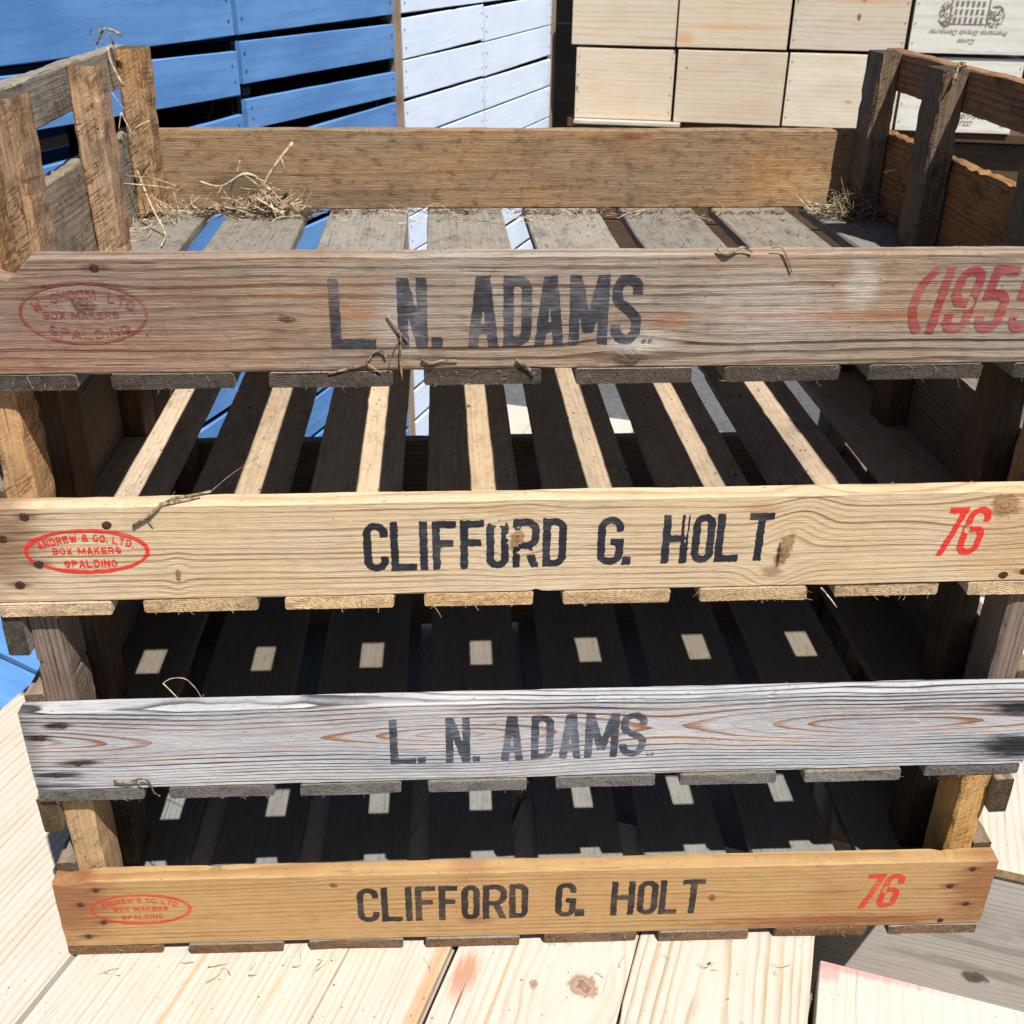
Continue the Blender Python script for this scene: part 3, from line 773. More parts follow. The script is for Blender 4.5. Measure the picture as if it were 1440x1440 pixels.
_nv, _nf = tube([(0, -.0006, 0), (0, .002, 0)], .0022, .0022, 7)
NAILM = bpy.data.meshes.new('nail_head')
NAILM.from_pydata([tuple(v) for v in _nv], [], _nf)
NAILM.materials.append(plain('painted_nail', (58, 76, 110), .6, (30, 34, 44), 600))
cor = Vector((-0.17406, 1.62261, 0))
dp = Vector((math.sin(GA), math.cos(GA), 0))          # along the crate row, away from the camera
dn = Vector((-math.cos(GA), math.sin(GA), 0))         # into the crates (away from the viewer)
rotp = PI / 2 - GA                                     # local +x -> dp ; local +y -> into the crates
def slat_crate(s0, s1, z0, mat, label, rows, group, depth=0.33, name='slatted_crate'):
    """rows: list of (zlow_left, zlow_right, height) of the facing boards, in metres above the crate's foot"""
    w = s1 - s0
    p = cor + dp * s0
    t = thing(name, label, 'crate', (p.x, p.y, z0), rotp, group)
    T = .009
    for (a, b, h) in rows:
        ang = math.atan2(b - a, w)
        board('slat', w, h, T, mat, t, (w / 2, rnd.uniform(-.0008, .0008), (a + b) / 2), (0, -ang, 0), seg=14, rough=.0004, bev=.001, seed=rnd.randint(0, 9999), chips=3)
        board('back_slat', w, h, T, mat, t, (w / 2, depth - T, (a + b) / 2), (0, -ang, 0), seg=3, rough=.0003, seed=rnd.randint(0, 9999))
    if depth > .3 and z0 > .1:
        for (a, b, h) in rows:
            for xx, zz in ((.012, a), (w - .012, b)):
                for q in (.28, .72):
                    n_ = bpy.data.objects.new('nail_head', NAILM)
                    sc.collection.objects.link(n_)
                    n_.parent = t
                    n_.location = (xx + rnd.uniform(-.003, .003), -.0004, zz + h * q + rnd.uniform(-.003, .003))
    H = rows[-1][0] + rows[-1][2]
    # solid ends, floor and corner posts, interior darkness put into their colour
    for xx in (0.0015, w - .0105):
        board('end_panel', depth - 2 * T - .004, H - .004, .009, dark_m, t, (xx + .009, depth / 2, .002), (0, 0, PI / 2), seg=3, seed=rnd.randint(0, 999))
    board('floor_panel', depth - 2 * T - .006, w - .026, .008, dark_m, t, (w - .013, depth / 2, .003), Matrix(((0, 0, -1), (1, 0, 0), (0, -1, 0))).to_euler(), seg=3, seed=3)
    return t

# board rows of each column, measured: z of the gaps in world height, top to bottom
def rows_from(gaps, base, top):
    """gaps: [(zhi_l, zhi_r, zlo_l, zlo_r)...] from top to bottom -> rows above base"""
    r = []
    tl = tr = top
    for (hl, hr, ll, lr) in gaps:
        r.append((hl - base, hr - base, min(tl - hl, tr - hr)))
        tl, tr = ll, lr
    r.append((0.0, 0.0, min(tl, tr) - base))
    return list(reversed(r))

top0 = 0.842
bands = [0.6125, 0.384, 0.155, -0.074, -0.303]
def gap(z, l, r=None, wl=.010, wr=None):
    r = 0.0 if r is None else r
    return (z + l, z + r, z + l - wl, z + r - (wl if wr is None else wr))
cols = [
    (-1.62, -1.075, blue_m, [[gap(.765, 0), gap(.69, 0)], [gap(.54, 0), gap(.466, 0)], [gap(.31, 0), gap(.235, 0)], [gap(.08, 0), gap(.0, 0)], [gap(-.15, 0), gap(-.226, 0)]], 'blue', 'farthest left'),
    (-1.066, -0.566, blue_m, [[gap(.765, 0), gap(.692, 0)], [(.543, .531, .537, .504), gap(.458, -.004, .0, .014)], [gap(.31, 0), gap(.235, 0)], [gap(.08, 0), gap(.0, 0)], [gap(-.15, 0), gap(-.226, 0)]], 'blue', 'left'),
    (-0.553, -0.016, blue_m, [[gap(.77, 0), gap(.70, 0)], [(.545, .537, .531, .512), (.480, .469, .470, .457)], [gap(.31, 0), gap(.235, 0)], [gap(.08, 0), gap(.0, 0)], [gap(-.15, 0), gap(-.226, 0)]], 'blue', 'middle'),
    (0.022, 0.466, pale_m, [[gap(.77, 0), gap(.69, 0)], [gap(.533, -.002, .003, .003, .005), gap(.459, 0, 0, .003, .007)], [gap(.302, 0, 0, .003), gap(.23, 0, 0, .004)], [gap(.08, 0), gap(.0, 0)], [gap(-.15, 0), gap(-.226, 0)]], 'pale', 'first'),
    (0.474, 0.985, pale_m, [[gap(.77, 0), gap(.69, 0)], [gap(.534, -.003, .003, .003), gap(.459, -.003, .003, .006, .007)], [gap(.303, 0, 0, .004), gap(.23, 0)], [gap(.08, 0), gap(.0, 0)], [gap(-.15, 0), gap(-.226, 0)]], 'pale', 'last'),
]
ordn = ['top', 'second', 'third', 'fourth', 'lowest']
who = ['blue painted slatted crate beyond the left edge,', 'blue painted slatted crate behind the left corner posts,', 'blue painted slatted crate left of the narrow brown post,',
       'pale blue slatted crate right of the narrow brown post,', 'pale blue slatted crate beside the dark gap,']
for ci, (s0, s1, m, gl, cn, wh) in enumerate(cols):
    if ci == 0:
        continue
    tops = [top0] + [b - 0.0 for b in bands[:-1]]
    for k in range(5):
        base = bands[k]
        # gap between stacked crates as measured
        g_low = {1: (.004, .000), 2: (.011, .009), 3: (.000, .001), 4: (.001, .0)}[ci]
        top = tops[k] - (0.0 if k == 0 else (.0045 if m is pale_m else .009))
        gl_k = gl[k]
        rows = rows_from([(a, b, c, d) for a, b, c, d in gl_k], base, top)
        slat_crate(s0, s1, base, m, who[ci] + ' ' + ordn[k] + ' of its stack', rows, 'painted crates stacked behind on the left')

# narrow brown post between the blue and the pale crates
pp = cor + dp * -0.013
t = thing('timber_post', 'narrow brown timber post between the blue and pale blue crates', 'post', (pp.x, pp.y, -.303), rotp)
board('post_face', 1.15, .030, .03, batten_m, t, (.001, .0, .575), Matrix(((0, 0, 1), (0, 1, 0), (-1, 0, 0))).to_euler(), seg=20, seed=4)
pp = cor + dp * 0.992
t = thing('timber_post', 'brown post where the pale blue crates end at the dark gap', 'post', (pp.x, pp.y, -.303), rotp)
board('post_face', 1.15, .034, .03, batten_m, t, (.001, .0, .575), Matrix(((0, 0, 1), (0, 1, 0), (-1, 0, 0))).to_euler(), seg=20, seed=5)

# blue crate lying low at the left, seen past the corner of the stack
hd = math.radians(123)
dl = Vector((math.sin(hd), math.cos(hd), 0))
t = thing('slatted_crate', 'blue painted crate lying low behind the left corner of the stack', 'crate', (-.62, .80, -.303), math.atan2(dl.y, dl.x), 'painted crates stacked behind on the left')
for i in range(5):
    o = board('slat', .52, .0665, .010, blue_m, t, (0, i * .0735 - .30, .200), Matrix(((1, 0, 0), (0, 0, -1), (0, 1, 0))).to_euler(), seg=12, seed=60 + i, chips=3)
    o.location.y += .07
for yy in (-.30, .05):
    board('side_panel', .50, .195, .010, blue_m, t, (0, yy, .002), seg=5, seed=70)
for xx in (-.248, .258):
    board('end_panel', .335, .195, .010, dark_m, t, (xx, -.12, .002), (0, 0, PI / 2), seg=4, seed=71)

# dark boarded fence closing the view, the gap's darkness put into its colour
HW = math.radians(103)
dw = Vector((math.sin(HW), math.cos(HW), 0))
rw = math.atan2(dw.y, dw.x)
t = thing('boarded_fence', 'near black board fence in the gap behind the boxes', 'fence', (-2.3, 4.6, -.303), rw)
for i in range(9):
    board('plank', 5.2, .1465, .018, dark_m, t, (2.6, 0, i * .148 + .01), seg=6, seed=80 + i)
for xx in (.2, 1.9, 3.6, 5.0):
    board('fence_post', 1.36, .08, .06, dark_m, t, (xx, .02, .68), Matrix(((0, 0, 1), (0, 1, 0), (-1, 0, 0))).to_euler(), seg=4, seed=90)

# ------------------------------------------------------------------ wall of wine boxes at the right
w0 = Vector((0.25, 2.46, 0))
wall_mats = []
def wm(**kw):
    d = dict(early=(196, 181, 160), late=(160, 134, 106), grey=(200, 188, 170), ring=.4, mottle=.08, seed=rnd.uniform(1, 90), z0=-.06, y0=.02)
    d.update(kw)
    return pine('wine_box_face', **d)
fr = [
    # row of upper boxes: e from, e to, z0, z1
    (-.014, .2575, .4935, .672, wm(freq=70, ring=.6, late=(186, 150, 112)), 'wine box with brownish waves of grain, upper row beside the dark gap'),
    (.262, .541, .4945, .674, wm(freq=80, ring=.35, early=(204, 182, 154), stains=((-.12, .02, .03, .02, .6), (0, .05, .2, .008, .5)), stainc=(192, 142, 84)), 'upper row wine box with an orange stain at its lower left corner'),
    (.549, .829, .4965, .676, wm(freq=90, z0=.13, y0=.004, knots=((.028, .118, .0065, .0075, .8), (.020, .078, .0055, .010, .6)), kdark=(120, 84, 60), kring=(60, 40, 30), stains=((0.03, .118, .12, .012, .5),), stainc=(196, 140, 100)), 'upper row wine box with two dark knots'),
    (.839, 1.128, .4965, .677, wm(freq=40, early=(212, 208, 198), grey=(212, 210, 203), ring=.3), 'upper row wine box printed upside down with a mansion and script'),
    (.000, .2600, .3095, .4865, wm(freq=90, ring=.3, early=(206, 184, 158), knots=((-.125, .108, .0025, .003, .4), (-.126, .075, .003, .009, .4))), 'lower row wine box beside the dark gap with small specks'),
    (.268, .5465, .3095, .4885, wm(freq=90, ring=.35, early=(198, 176, 150), knots=((-.115, .135, .003, .003, .5),)), 'lower row wine box with one small knot near its upper left corner'),
    (.553, .832, .3095, .4890, wm(freq=90, ring=.3, early=(216, 204, 180), knots=((.02, .065, .012, .004, .5),), kdark=(196, 150, 96), kring=(170, 122, 70)), 'lower row wine box with an orange streak knot behind the right corner post'),
    (.840, 1.123, .3095, .4880, wm(freq=40, early=(218, 212, 200), grey=(214, 212, 204), ring=.3), 'lower row wine box printed with a place name and number'),
]
ink_sepia = plain('sepia_print', (96, 84, 78), .8, (150, 138, 130), 300)
ink_grey = plain('grey_print', (120, 116, 108), .8, (160, 156, 148), 300)

def text_mesh(txt, size, shear=0.0, bold=0.0):
    cu = bpy.data.curves.new('print', 'FONT')
    cu.body = txt
    cu.size = size
    cu.shear = shear
    cu.offset = bold
    cu.align_x = 'CENTER'
    cu.align_y = 'CENTER'
    o = bpy.data.objects.new('print', cu)
    sc.collection.objects.link(o)
    dg = bpy.context.evaluated_depsgraph_get()
    dg.update()
    me = bpy.data.meshes.new_from_object(o.evaluated_get(dg))
    bpy.data.objects.remove(o)
    return me

def put_text(name, txt, size, mat, parent, x, z, up=1, shear=0.0, bold=0.0, y=-.0012):
    me = text_mesh(txt, size, shear, bold)
    me.materials.clear()
    me.materials.append(mat)
    o = bpy.data.objects.new(name, me)
    sc.collection.objects.link(o)
    o.parent = parent
    o.location = (x, y, z)
    o.rotation_euler = (PI / 2, 0, 0) if up == 1 else (PI / 2, PI, 0)
    return o

for i, (a, b, z0, z1, m, lab) in enumerate(fr):
    w, h = b - a, z1 - z0
    p = w0 + dw * a
    jut = {0: -.004, 1: .002, 2: .0, 3: .003, 4: -.006, 5: .003, 6: .0, 7: -.004}[i]
    t = thing('wine_box', 'pale ' + lab, 'wine box', (p.x + jut * math.sin(HW + PI / 2), p.y + jut * math.cos(HW + PI / 2), z0), rw, 'wine boxes stacked in a wall')
    fp = board('front_panel', w, h - .001, .012, m, t, (w / 2, 0, .0005), seg=14, rough=.0004, bev=.0012, seed=200 + i, chips=2)
    for xx in (.0115, w):
        board('side_panel', .30, h - .026, .0115, m, t, (xx - .0002, .012 + .151, .012), (0, 0, PI / 2), seg=4, seed=220 + i)
    board('back_panel', w, h - .001, .012, m, t, (w / 2, .3155, .0005), seg=3, seed=240 + i)
    for zz in (0.001, h - .0115):
        o = board('plank', w - .0006, .302, .0100, m, t, (w / 2, .0125, zz + .0102), Matrix(((1, 0, 0), (0, 0, 1), (0, -1, 0))).to_euler(), seg=6, seed=260 + i)
    nails = []
    for xx in (.007, w - .007):
        for zz in (.022, h * .37, h * .62, h - .022):
            if i in (3, 7, 6, 2, 4):
                vs, fs = tube([(xx - w / 2, -.0012, zz), (xx - w / 2, .003, zz)], .0021, .0021, 7)
                o = mesh_obj('nail_head', vs, fs, black_nail, fp)
    if i == 3:
        ik = Ink()
        cx, cz = .130 - w / 2, .082
        # mansion, printed upside down: rows of windows, corner turrets, foliage
        res = .0011
        def fn(PX, PZ):
            u, v = PX - cx, PZ - cz
            d = np.full(PX.shape, 1.0)
            for row in range(3):
                for c_ in range(6):
                    ux, vz = u - (-.032 + c_ * .0125), v - (-.004 + row * .018)
                    d = np.minimum(d, np.maximum(np.abs(ux) - .0032, np.abs(vz) - .0058))
            d = np.minimum(d, np.maximum(np.abs(np.abs(u) - .044) - .0016, np.abs(v - .016) - .036))
            d = np.minimum(d, np.maximum(np.abs(v + .0135) - .0012, np.abs(u) - .043))
            n = vnoise(PX * 240 + 3, PZ * 240) * .6 + vnoise(PX * 620, PZ * 620 + 9) * .4
            fol = np.minimum(np.hypot((u + .055) / .018, (v - .006) / .030), np.hypot((u - .062) / .022, (v - .004) / .026)) - 1
            d = np.minimum(d, np.maximum(fol * .01, (.50 - n) * .01))
            return d + (n - .5) * .0022
        ik.field(cx - .095, cx + .095, cz - .034, cz + .068, res, fn)
        ik.build('printed_mansion', ink_sepia, fp, -.0010)
        put_text('printed_words', 'Premieres Grands Demeures', .0155, ink_grey, fp, .137 - w / 2, .0500, -1, .35, .0003)
        put_text('printed_words', 'Cuvee', .0155, ink_grey, fp, .135 - w / 2, .0300, -1, .35, .0003)
    if i == 7:
        put_text('printed_words', 'Moulin-en-Medoc', .0250, ink_grey, fp, .165 - w / 2, .0430, 1, .25, .0001)
        put_text('printed_words', '87227', .0160, ink_sepia, fp, .168 - w / 2, .0230, 1, 0, .0002)
        put_text('printed_words', '20', .0150, ink_sepia, fp, .262 - w / 2, .0230, 1, 0, .0002)

# brown bench on which the wine boxes stand
bench_m = wood('bench_brown', early=(92, 68, 46), late=(58, 40, 26), grey=(84, 66, 50), dirt=.5, end=(80, 60, 40))
p = w0 + dw * -.02
t = thing('timber_bench', 'low brown timber bench under the stacked wine boxes', 'bench', (p.x, p.y, -.303), rw)
for k, (yy, dd) in enumerate(((.012, .108), (.124, .108), (.236, .108))):
    board('plank', 1.34, dd, .022, bench_m if k else bench_m, t, (.67, yy, .6105), Matrix(((1, 0, 0), (0, 0, 1), (0, -1, 0))).to_euler(), seg=8, seed=300 + k)
for k in range(4):
    board('apron_board', 1.30, .12, .018, bench_m, t, (.67, .045, .585 - .124 * (k + 1)), seg=6, seed=310 + k)
for xx in (.03, .66, 1.28):
    board('leg', .58, .05, .05, bench_m, t, (xx, .07, .295), Matrix(((0, 0, 1), (0, 1, 0), (-1, 0, 0))).to_euler(), seg=4, seed=320)
p2 = w0 + dw * .0 + Vector((-.0, -.020, 0))
led = board('ledge_plank', .285, .03, .010, pine_lid3, None, (0, 0, 0), (0, 0, 0), seg=6, seed=340)
led.matrix_world = Matrix.Translation((w0 + dw * .143 + Vector((-.004, -.0235, .2985)))) @ Matrix.Rotation(rw, 4, 'Z') @ Matrix(((1, 0, 0, 0), (0, 0, 1, 0), (0, -1, 0, .0105), (0, 0, 0, 1)))
tag(led, 'thin pale plank laid along the foot of the wine box beside the dark gap', 'plank')

# ------------------------------------------------------------------ the four stacked trays
ZROT = Matrix(((0, 0, 1), (0, 1, 0), (-1, 0, 0))).to_euler()      # board length -> vertical (x -> -z), width -> +x
YROT = Matrix(((0, 0, 1), (1, 0, 0), (0, 1, 0))).to_euler()       # length -> +y, thickness -> +z, width -> +x

def nail(parent, x, z, r=.0026, seed=0):
    rr = random.Random(seed)
    vs, fs = [], []
    n = 9
    for ring, (yy, rs) in enumerate(((-.0006, .5), (-.0004, 1.0), (.002, 1.05))):
        for k in range(n):
            a = 2 * PI * k / n
            q = r * rs * (1 + .25 * (rr.random() - .5))
            vs.append((x + math.cos(a) * q * 1.15, yy, z + math.sin(a) * q))
    vs.append((x, -.0005, z))
    for ring in range(2):
        for k in range(n):
            a, b = ring * n + k, ring * n + (k + 1) % n
            fs.append((a, a + n, b + n, b))
    for k in range(n):
        fs.append((k, (k + 1) % n, len(vs) - 1))
    return mesh_obj('nail_head', vs, fs, black_nail, parent)

def tray(key, k, dx, dy, yaw, label, seed):
    rr = random.Random(seed)
    t = thing('potato_tray', label, 'crate', (dx, dy, k * pz_), yaw, 'stacked potato trays')
    h = Wc / 2
    # floor slats
    for i in range(8):
        xs = -h + (Wc - SL) * i / 7
        w = SL + rr.uniform(-.0016, .0012)
        o = board('slat', Dc + rr.uniform(-.002, .003), w, th, mat_slat[key], t, (xs + rr.uniform(-.0008, .0008), Dc / 2 + rr.uniform(-.0012, .0006), 0), YROT,
                  seg=30, rough=.00035, bev=.0013, seed=seed * 10 + i, chips=4, cap_ragged=.0012)
    topfn = None
    if key == 'A':
        def topfn(x):
            e = -.318
            v = 0.0
            if x < e:
                v = -.0115 * min(1, (e - x) / .012) - .002 * math.sin(x * 260) * min(1, (e - x) / .02)
            return v
    if key == 'D':
        topfn = lambda x: -.004 * max(0, 1 - abs(x + .37) / .02) if x < -.35 else 0.0
    fb = board('front_board', Wc, hb, tb, mat_front[key], t, (0, 0, th + .0002), seg=160, rough=.0004, bev=.0012, seed=seed, chips=4, topfn=topfn, cap_ragged=.0008)
    board('back_board', Wc, .0765, tb, mat_back['A' if key == 'A' else 'B'], t, (0, Dc - tb, th + .0002), seg=80, rough=.0006, bev=.0012, seed=seed + 1, chips=5)
    for sx in (-1, 1):
        # low end board and upper rail, outside the posts
        xo = (-h) if sx < 0 else (h - .0145)
        rag = (lambda x: -.006 * max(0, mnoise.noise(Vector((x * 16, seed, 1)))) - .0035 * abs(mnoise.noise(Vector((x * 90, seed, 4))))) if key in 'AD' else None
        mr = rail_weathered if (key == 'A' and sx > 0) else mat_rail[key]
        mp = post_right_dark if (key == 'A' and sx > 0) else mat_post[key]
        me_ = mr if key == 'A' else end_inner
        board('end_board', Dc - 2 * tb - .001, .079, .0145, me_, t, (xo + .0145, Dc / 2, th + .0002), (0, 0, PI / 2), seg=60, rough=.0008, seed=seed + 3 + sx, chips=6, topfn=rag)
        board('rail', Dc - .020, .0345, .0145, mr, t, (xo + .0145 - .0006 * sx, Dc / 2 - .001, pz_ - .0350), (0, 0, PI / 2), seg=50, rough=.0009, seed=seed + 7 + sx, chips=6)
        for pi_, (y0, y1) in enumerate(((.0153, .052), (.088, .126), (.278, .314), (.424, .4618))):
            w = .0215 + rr.uniform(-.001, .002)
            xi = (-h + .0148) if sx < 0 else (h - .0148 - w)
            L = pz_ - th - .0018
            lean = rr.uniform(-.02, .02)
            board('corner_post' if pi_ in (0, 3) else 'post', L, w, y1 - y0 - .0004, mp if (key == 'A' or pi_ == 0) else post_inner_shaded, t, (xi, y0, th + .0005 + L / 2), ZROT, seg=40, rough=(.0013 if key in 'AB' else .0009), bev=.0020, seed=seed * 7 + pi_ + sx * 3, chips=5)
    return t, fb

info = {
    'A': (3, .0096, .0284, math.radians(1.32), 'top tray with straw on its slats, grey brown front stencilled L. N. ADAMS'),
    'B': (2, .0073, .0188, math.radians(1.01), 'second tray from the top, light tan front stencilled CLIFFORD G. HOLT and red 76'),
    'C': (1, .0052, .0094, math.radians(.71), 'third tray from the top, silvery blue grey front stencilled L. N. ADAMS'),
    'D': (0, 0, 0, 0, 'lowest tray of the stack, orange brown front stencilled CLIFFORD G. HOLT and red 76'),
}
T_, FB = {}, {}
for s_, key in enumerate('DCBA'):
    k, dx, dy, yaw, lab = info[key]
    T_[key], FB[key] = tray(key, k, dx, dy, yaw, lab, 41 + s_ * 13)

# nails in the front boards (board coordinates: x, height above the board's foot)
nl = {'A': [(-.281, .0675), (-.346, .030), (.346, .055)], 'B': [(-.3489, .067), (-.3664, .0508), (-.3463, .0305), (-.3621, .0145), (-.2968, .0598), (.3433, .008), (.3281, .0055)],
      'C': [(-.3506, .0618), (-.3675, .0505), (-.3455, .0262), (-.3628, .0155)], 'D': [(-.3467, .0637), (-.3617, .0478), (-.3466, .0277), (-.3612, .0118), (.3606, .0645), (.3455, .0455), (.3632, .0242), (.3452, .0055)]}
for key, L in nl.items():
    for i, (x, z) in enumerate(L):
        nail(FB[key], x, z, .0024 if key != 'B' else .0030, i + ord(key))

# ------------------------------------------------------------------ stencils; z is given above the tray's foot, board foot is th
def word(key, inkkey, letters, zb, zt, stroke, slope, name, res=.0007, rag=.00035, shear=0, holes=()):
    ik = Ink()
    for ch, a, b in letters:
        xm = (a + b) / 2
        o = slope * xm - th
        top = zt
        st = stroke
        if ch in '.,':
            ik.glyph('.', a, b, zb + o, zb + o + (b - a) * .9, (b - a) * .9, res=res, rag=rag)
            continue
        ik.glyph(ch, a, b, zb + o, top + o, st, res=res, rag=rag, shear=shear, holes=[(hx, hz - th, ra, rb) for hx, hz, ra, rb in holes])
    return ik.build(name, mat_ink[inkkey], FB[key])

word('A', 'A', [('L', -.1435, -.1220), ('.', -.1222, -.1155), ('N', -.1016, -.0832), ('.', -.0814, -.0740), ('A', -.0580, -.0390), ('D', -.0358, -.0180), ('A', -.0158, .0024),
                ('M', .0057, .0303), ('S', .0322, .0513), ('.', .0524, .0554), ('.', .0562, .0592)], .0262, .0711, .0064, .008, 'stencilled_name')
word('B', 'B', [('C', -.1282, -.1115), ('L', -.1099, -.0922), ('I', -.0901, -.0845), ('F', -.0813, -.0650), ('F', -.0624, -.0460), ('O', -.0444, -.0290), ('R', -.0263, -.0078), ('D', -.0056, .0108),
                ('G', .0324, .0505), ('.', .0497, .0567), ('H', .0776, .0956), ('O', .0985, .1140), ('L', .1152, .1318), ('T', .1373, .1545)], .0308, .0690, .0053, .008, 'stencilled_name',
     holes=[(-.0245, .0545, .0055, .0080), (.0, -1, .01, .01), (-.0362, .0660, .005, .0022), (-.017, .0425, .006, .0025), (.0935, .062, .0012, .012)])
word('C', 'C', [('L', -.1147, -.0957), ('.', -.0945, -.0880), ('N', -.0729, -.0548), ('.', -.0530, -.0472), ('A', -.0313, -.0150), ('D', -.0088, .0082), ('A', .0127, .0292),
                ('M', .0321, .0573), ('S', .0585, .0785), ('.', .0795, .0823), ('.', .0830, .0858)], .0284, .0706, .0056, .008, 'stencilled_name')
word('D', 'D', [('C', -.1421, -.1248), ('L', -.1227, -.1058), ('I', -.1032, -.0980), ('F', -.0952, -.0790), ('F', -.0762, -.0610), ('O', -.0578, -.0430), ('R', -.0404, -.0210), ('D', -.0190, -.0035),
                ('G', .0188, .0357), ('.', .0345, .0433), ('H', .0644, .0837), ('O', .0861, .1028), ('L', .1043, .1194), ('T', .1226, .1409)], .0312, .0697, .0052, .004, 'stencilled_name')
# red numbers
word('A', 'Ar', [('(', .2240, .2370), ('1', .2400, .2465), ('9', .2495, .2675), ('5', .2710, .2890), ('5', .2930, .3110)], .0295, .0735, .0058, .006, 'stencilled_year', shear=.15)
word('B', 'Br', [('7', .2755, .2895), ('6', .2902, .3068)], .0310, .0695, .0047, .008, 'stencilled_number', shear=.14)
word('D', 'Dr', [('7', .2725, .2875), ('6', .2882, .3045)], .0325, .0712, .0050, .000, 'stencilled_number', shear=.14)

# oval makers' stamps
ik = Ink()
ik.ellipse(-.2918, .0495 - th, .0375, .0190, .0016)
ik.text('W. GHCOM  LTD', -.2915, .0585 - th, .0062, .062, .0010, curve=.0085)
ik.text('BOX MAKERS', -.2935, .0462 - th, .0048, .046, .0008)
ik.text('SPALDING', -.290, .0335 - th, .0056, .050, .0009, curve=-.0040)
ik.build('oval_stamp', mat_ink['Ar2'], FB['A'])
ik = Ink()
ik.ellipse(-.3130, .0500 - th, .0400, .0160, .0024)
ik.text('ANDREW & CO. LTD.', -.3130, .0577 - th, .0056, .064, .0011, curve=.0060)
ik.text('BOX MAKERS', -.3130, .0480 - th, .0052, .046, .0011)
ik.text('SPALDING', -.3120, .0380 - th, .0054, .036, .0011)
ik.build('oval_stamp', mat_ink['Br'], FB['B'])
ik = Ink()
ik.ellipse(-.3150, .0515 - th, .0392, .0158, .0022)
ik.text('ANDREW & CO. LTD.', -.3150, .0590 - th, .0052, .062, .0010, curve=.0060)
ik.text('BOX MAKERS', -.3150, .0495 - th, .0050, .044, .0010)
ik.text('SPALDING', -.3150, .0402 - th, .0050, .034, .0010)
ik.build('oval_stamp', mat_ink['Dr'], FB['D'])

# ------------------------------------------------------------------ straw, roots and soil
F3 = 3 * pz_ + th
def stuff(name, geo, mat, label, cat):
    o = mesh_obj(name, geo[0], geo[1], mat)
    tag(o, label, cat, kind='stuff')
    return o
stuff('straw', join([straw_heap(-.247, .462, F3, .036, .020, .026, 130, 1, .010, .042, .0007, .4), straw_heap(-.285, .466, F3, .026, .014, .012, 26, 2, .010, .03, .0006, .4)]), straw_m,
      'tangle of pale straw heaped against the back board of the top tray, left', 'straw')
stuff('straw', join([straw_heap(-.255, .455, F3, .060, .022, .014, 260, 12, .005, .018, .0006, .3)]), chaff_m, 'dark chaff under the straw heap on the left of the top tray', 'chaff')
stuff('straw', straw_heap(.345, .455, F3, .042, .026, .035, 190, 3, .012, .05, .0006, .45), root_m,
      'dark tuft of roots and straw in the far right corner of the top tray', 'straw')
stuff('straw', straw_heap(.315, .463, F3, .018, .012, .016, 30, 4, .01, .03, .0008, .3), straw_m, 'few bright straws beside the far right corner post', 'straw')
stuff('straw', join([straw_heap(-.352, .40, F3, .022, .05, .004, 20, 6, .01, .04, .0006, .2), straw_heap(-.05, .44, F3, .30, .02, .003, 60, 7, .006, .03, .00045, .2)]), straw_m,
      'loose straws scattered along the slats of the top tray', 'straw')
stuff('straw', join([straw_heap(-.345, .445, F3, .030, .030, .020, 46, 21, .012, .050, .0006, .5), straw_heap(-.36, .30, F3, .012, .06, .004, 26, 22, .01, .04, .0006, .2)]), straw_m,
      'broken straws gathered at the foot of the far left corner post', 'straw')
stuff('chaff', join([straw_heap(-.02, .468, F3, .33, .007, .004, 420, 23, .003, .012, .0005, .35), straw_heap(.0, .452, F3, .35, .022, .002, 120, 24, .003, .010, .0004, .2)]), chaff_m,
      'dark chaff lying along the foot of the back board of the top tray', 'chaff')
stuff('straw', join([straw_heap(.12, .462, F3, .12, .008, .004, 12, 25, .008, .030, .0005, .25), straw_heap(-.12, .465, F3, .05, .006, .006, 8, 26, .008, .026, .0005, .4)]), straw_m,
      'short pale straws along the foot of the back board of the top tray', 'straw')
# crumbs of soil on the slats and boards
def crumbs(n, area, z, seed, rmin=.0004, rmax=.0014):
    r = random.Random(seed)
    parts = []
    for _ in range(n):
        x, y = r.uniform(area[0], area[1]), r.uniform(area[2], area[3])
        s = r.uniform(rmin, rmax) * (1 + (r.random() < .05))
        p = Vector((x, y, z))
        vs = [p + Vector((math.cos(a) * s * r.uniform(.6, 1.3), math.sin(a) * s * r.uniform(.6, 1.3), 0)) for a in (0, 2.1, 4.2)] + [p + Vector((0, 0, s * 1.1))]
        parts.append((vs, [(0, 1, 3), (1, 2, 3), (2, 0, 3)]))
    return join(parts)
def on_slat(area_n, seed, k, yaw, dx, dy):
    r = random.Random(seed)
    parts = []
    c, s = math.cos(yaw), math.sin(yaw)
    for i in range(8):
        xs = -Wc / 2 + (Wc - SL) * i / 7
        g = crumbs(area_n, (xs + .003, xs + SL - .003, .02, Dc - .02), k * pz_ + th + .0003, seed + i)
        parts.append(([Vector((c * v.x - s * v.y + dx, s * v.x + c * v.y + dy, v.z)) for v in g[0]], g[1]))
    return join(parts)
stuff('soil_crumbs', on_slat(90, 500, 3, info['A'][3], info['A'][1], info['A'][2]), soil_m, 'dry soil crumbs scattered over the floor slats of the top tray', 'soil')
stuff('soil_crumbs', on_slat(60, 600, 2, info['B'][3], info['B'][1], info['B'][2]), soil_m, 'dry soil crumbs on the sunlit stripes of the second tray', 'soil')

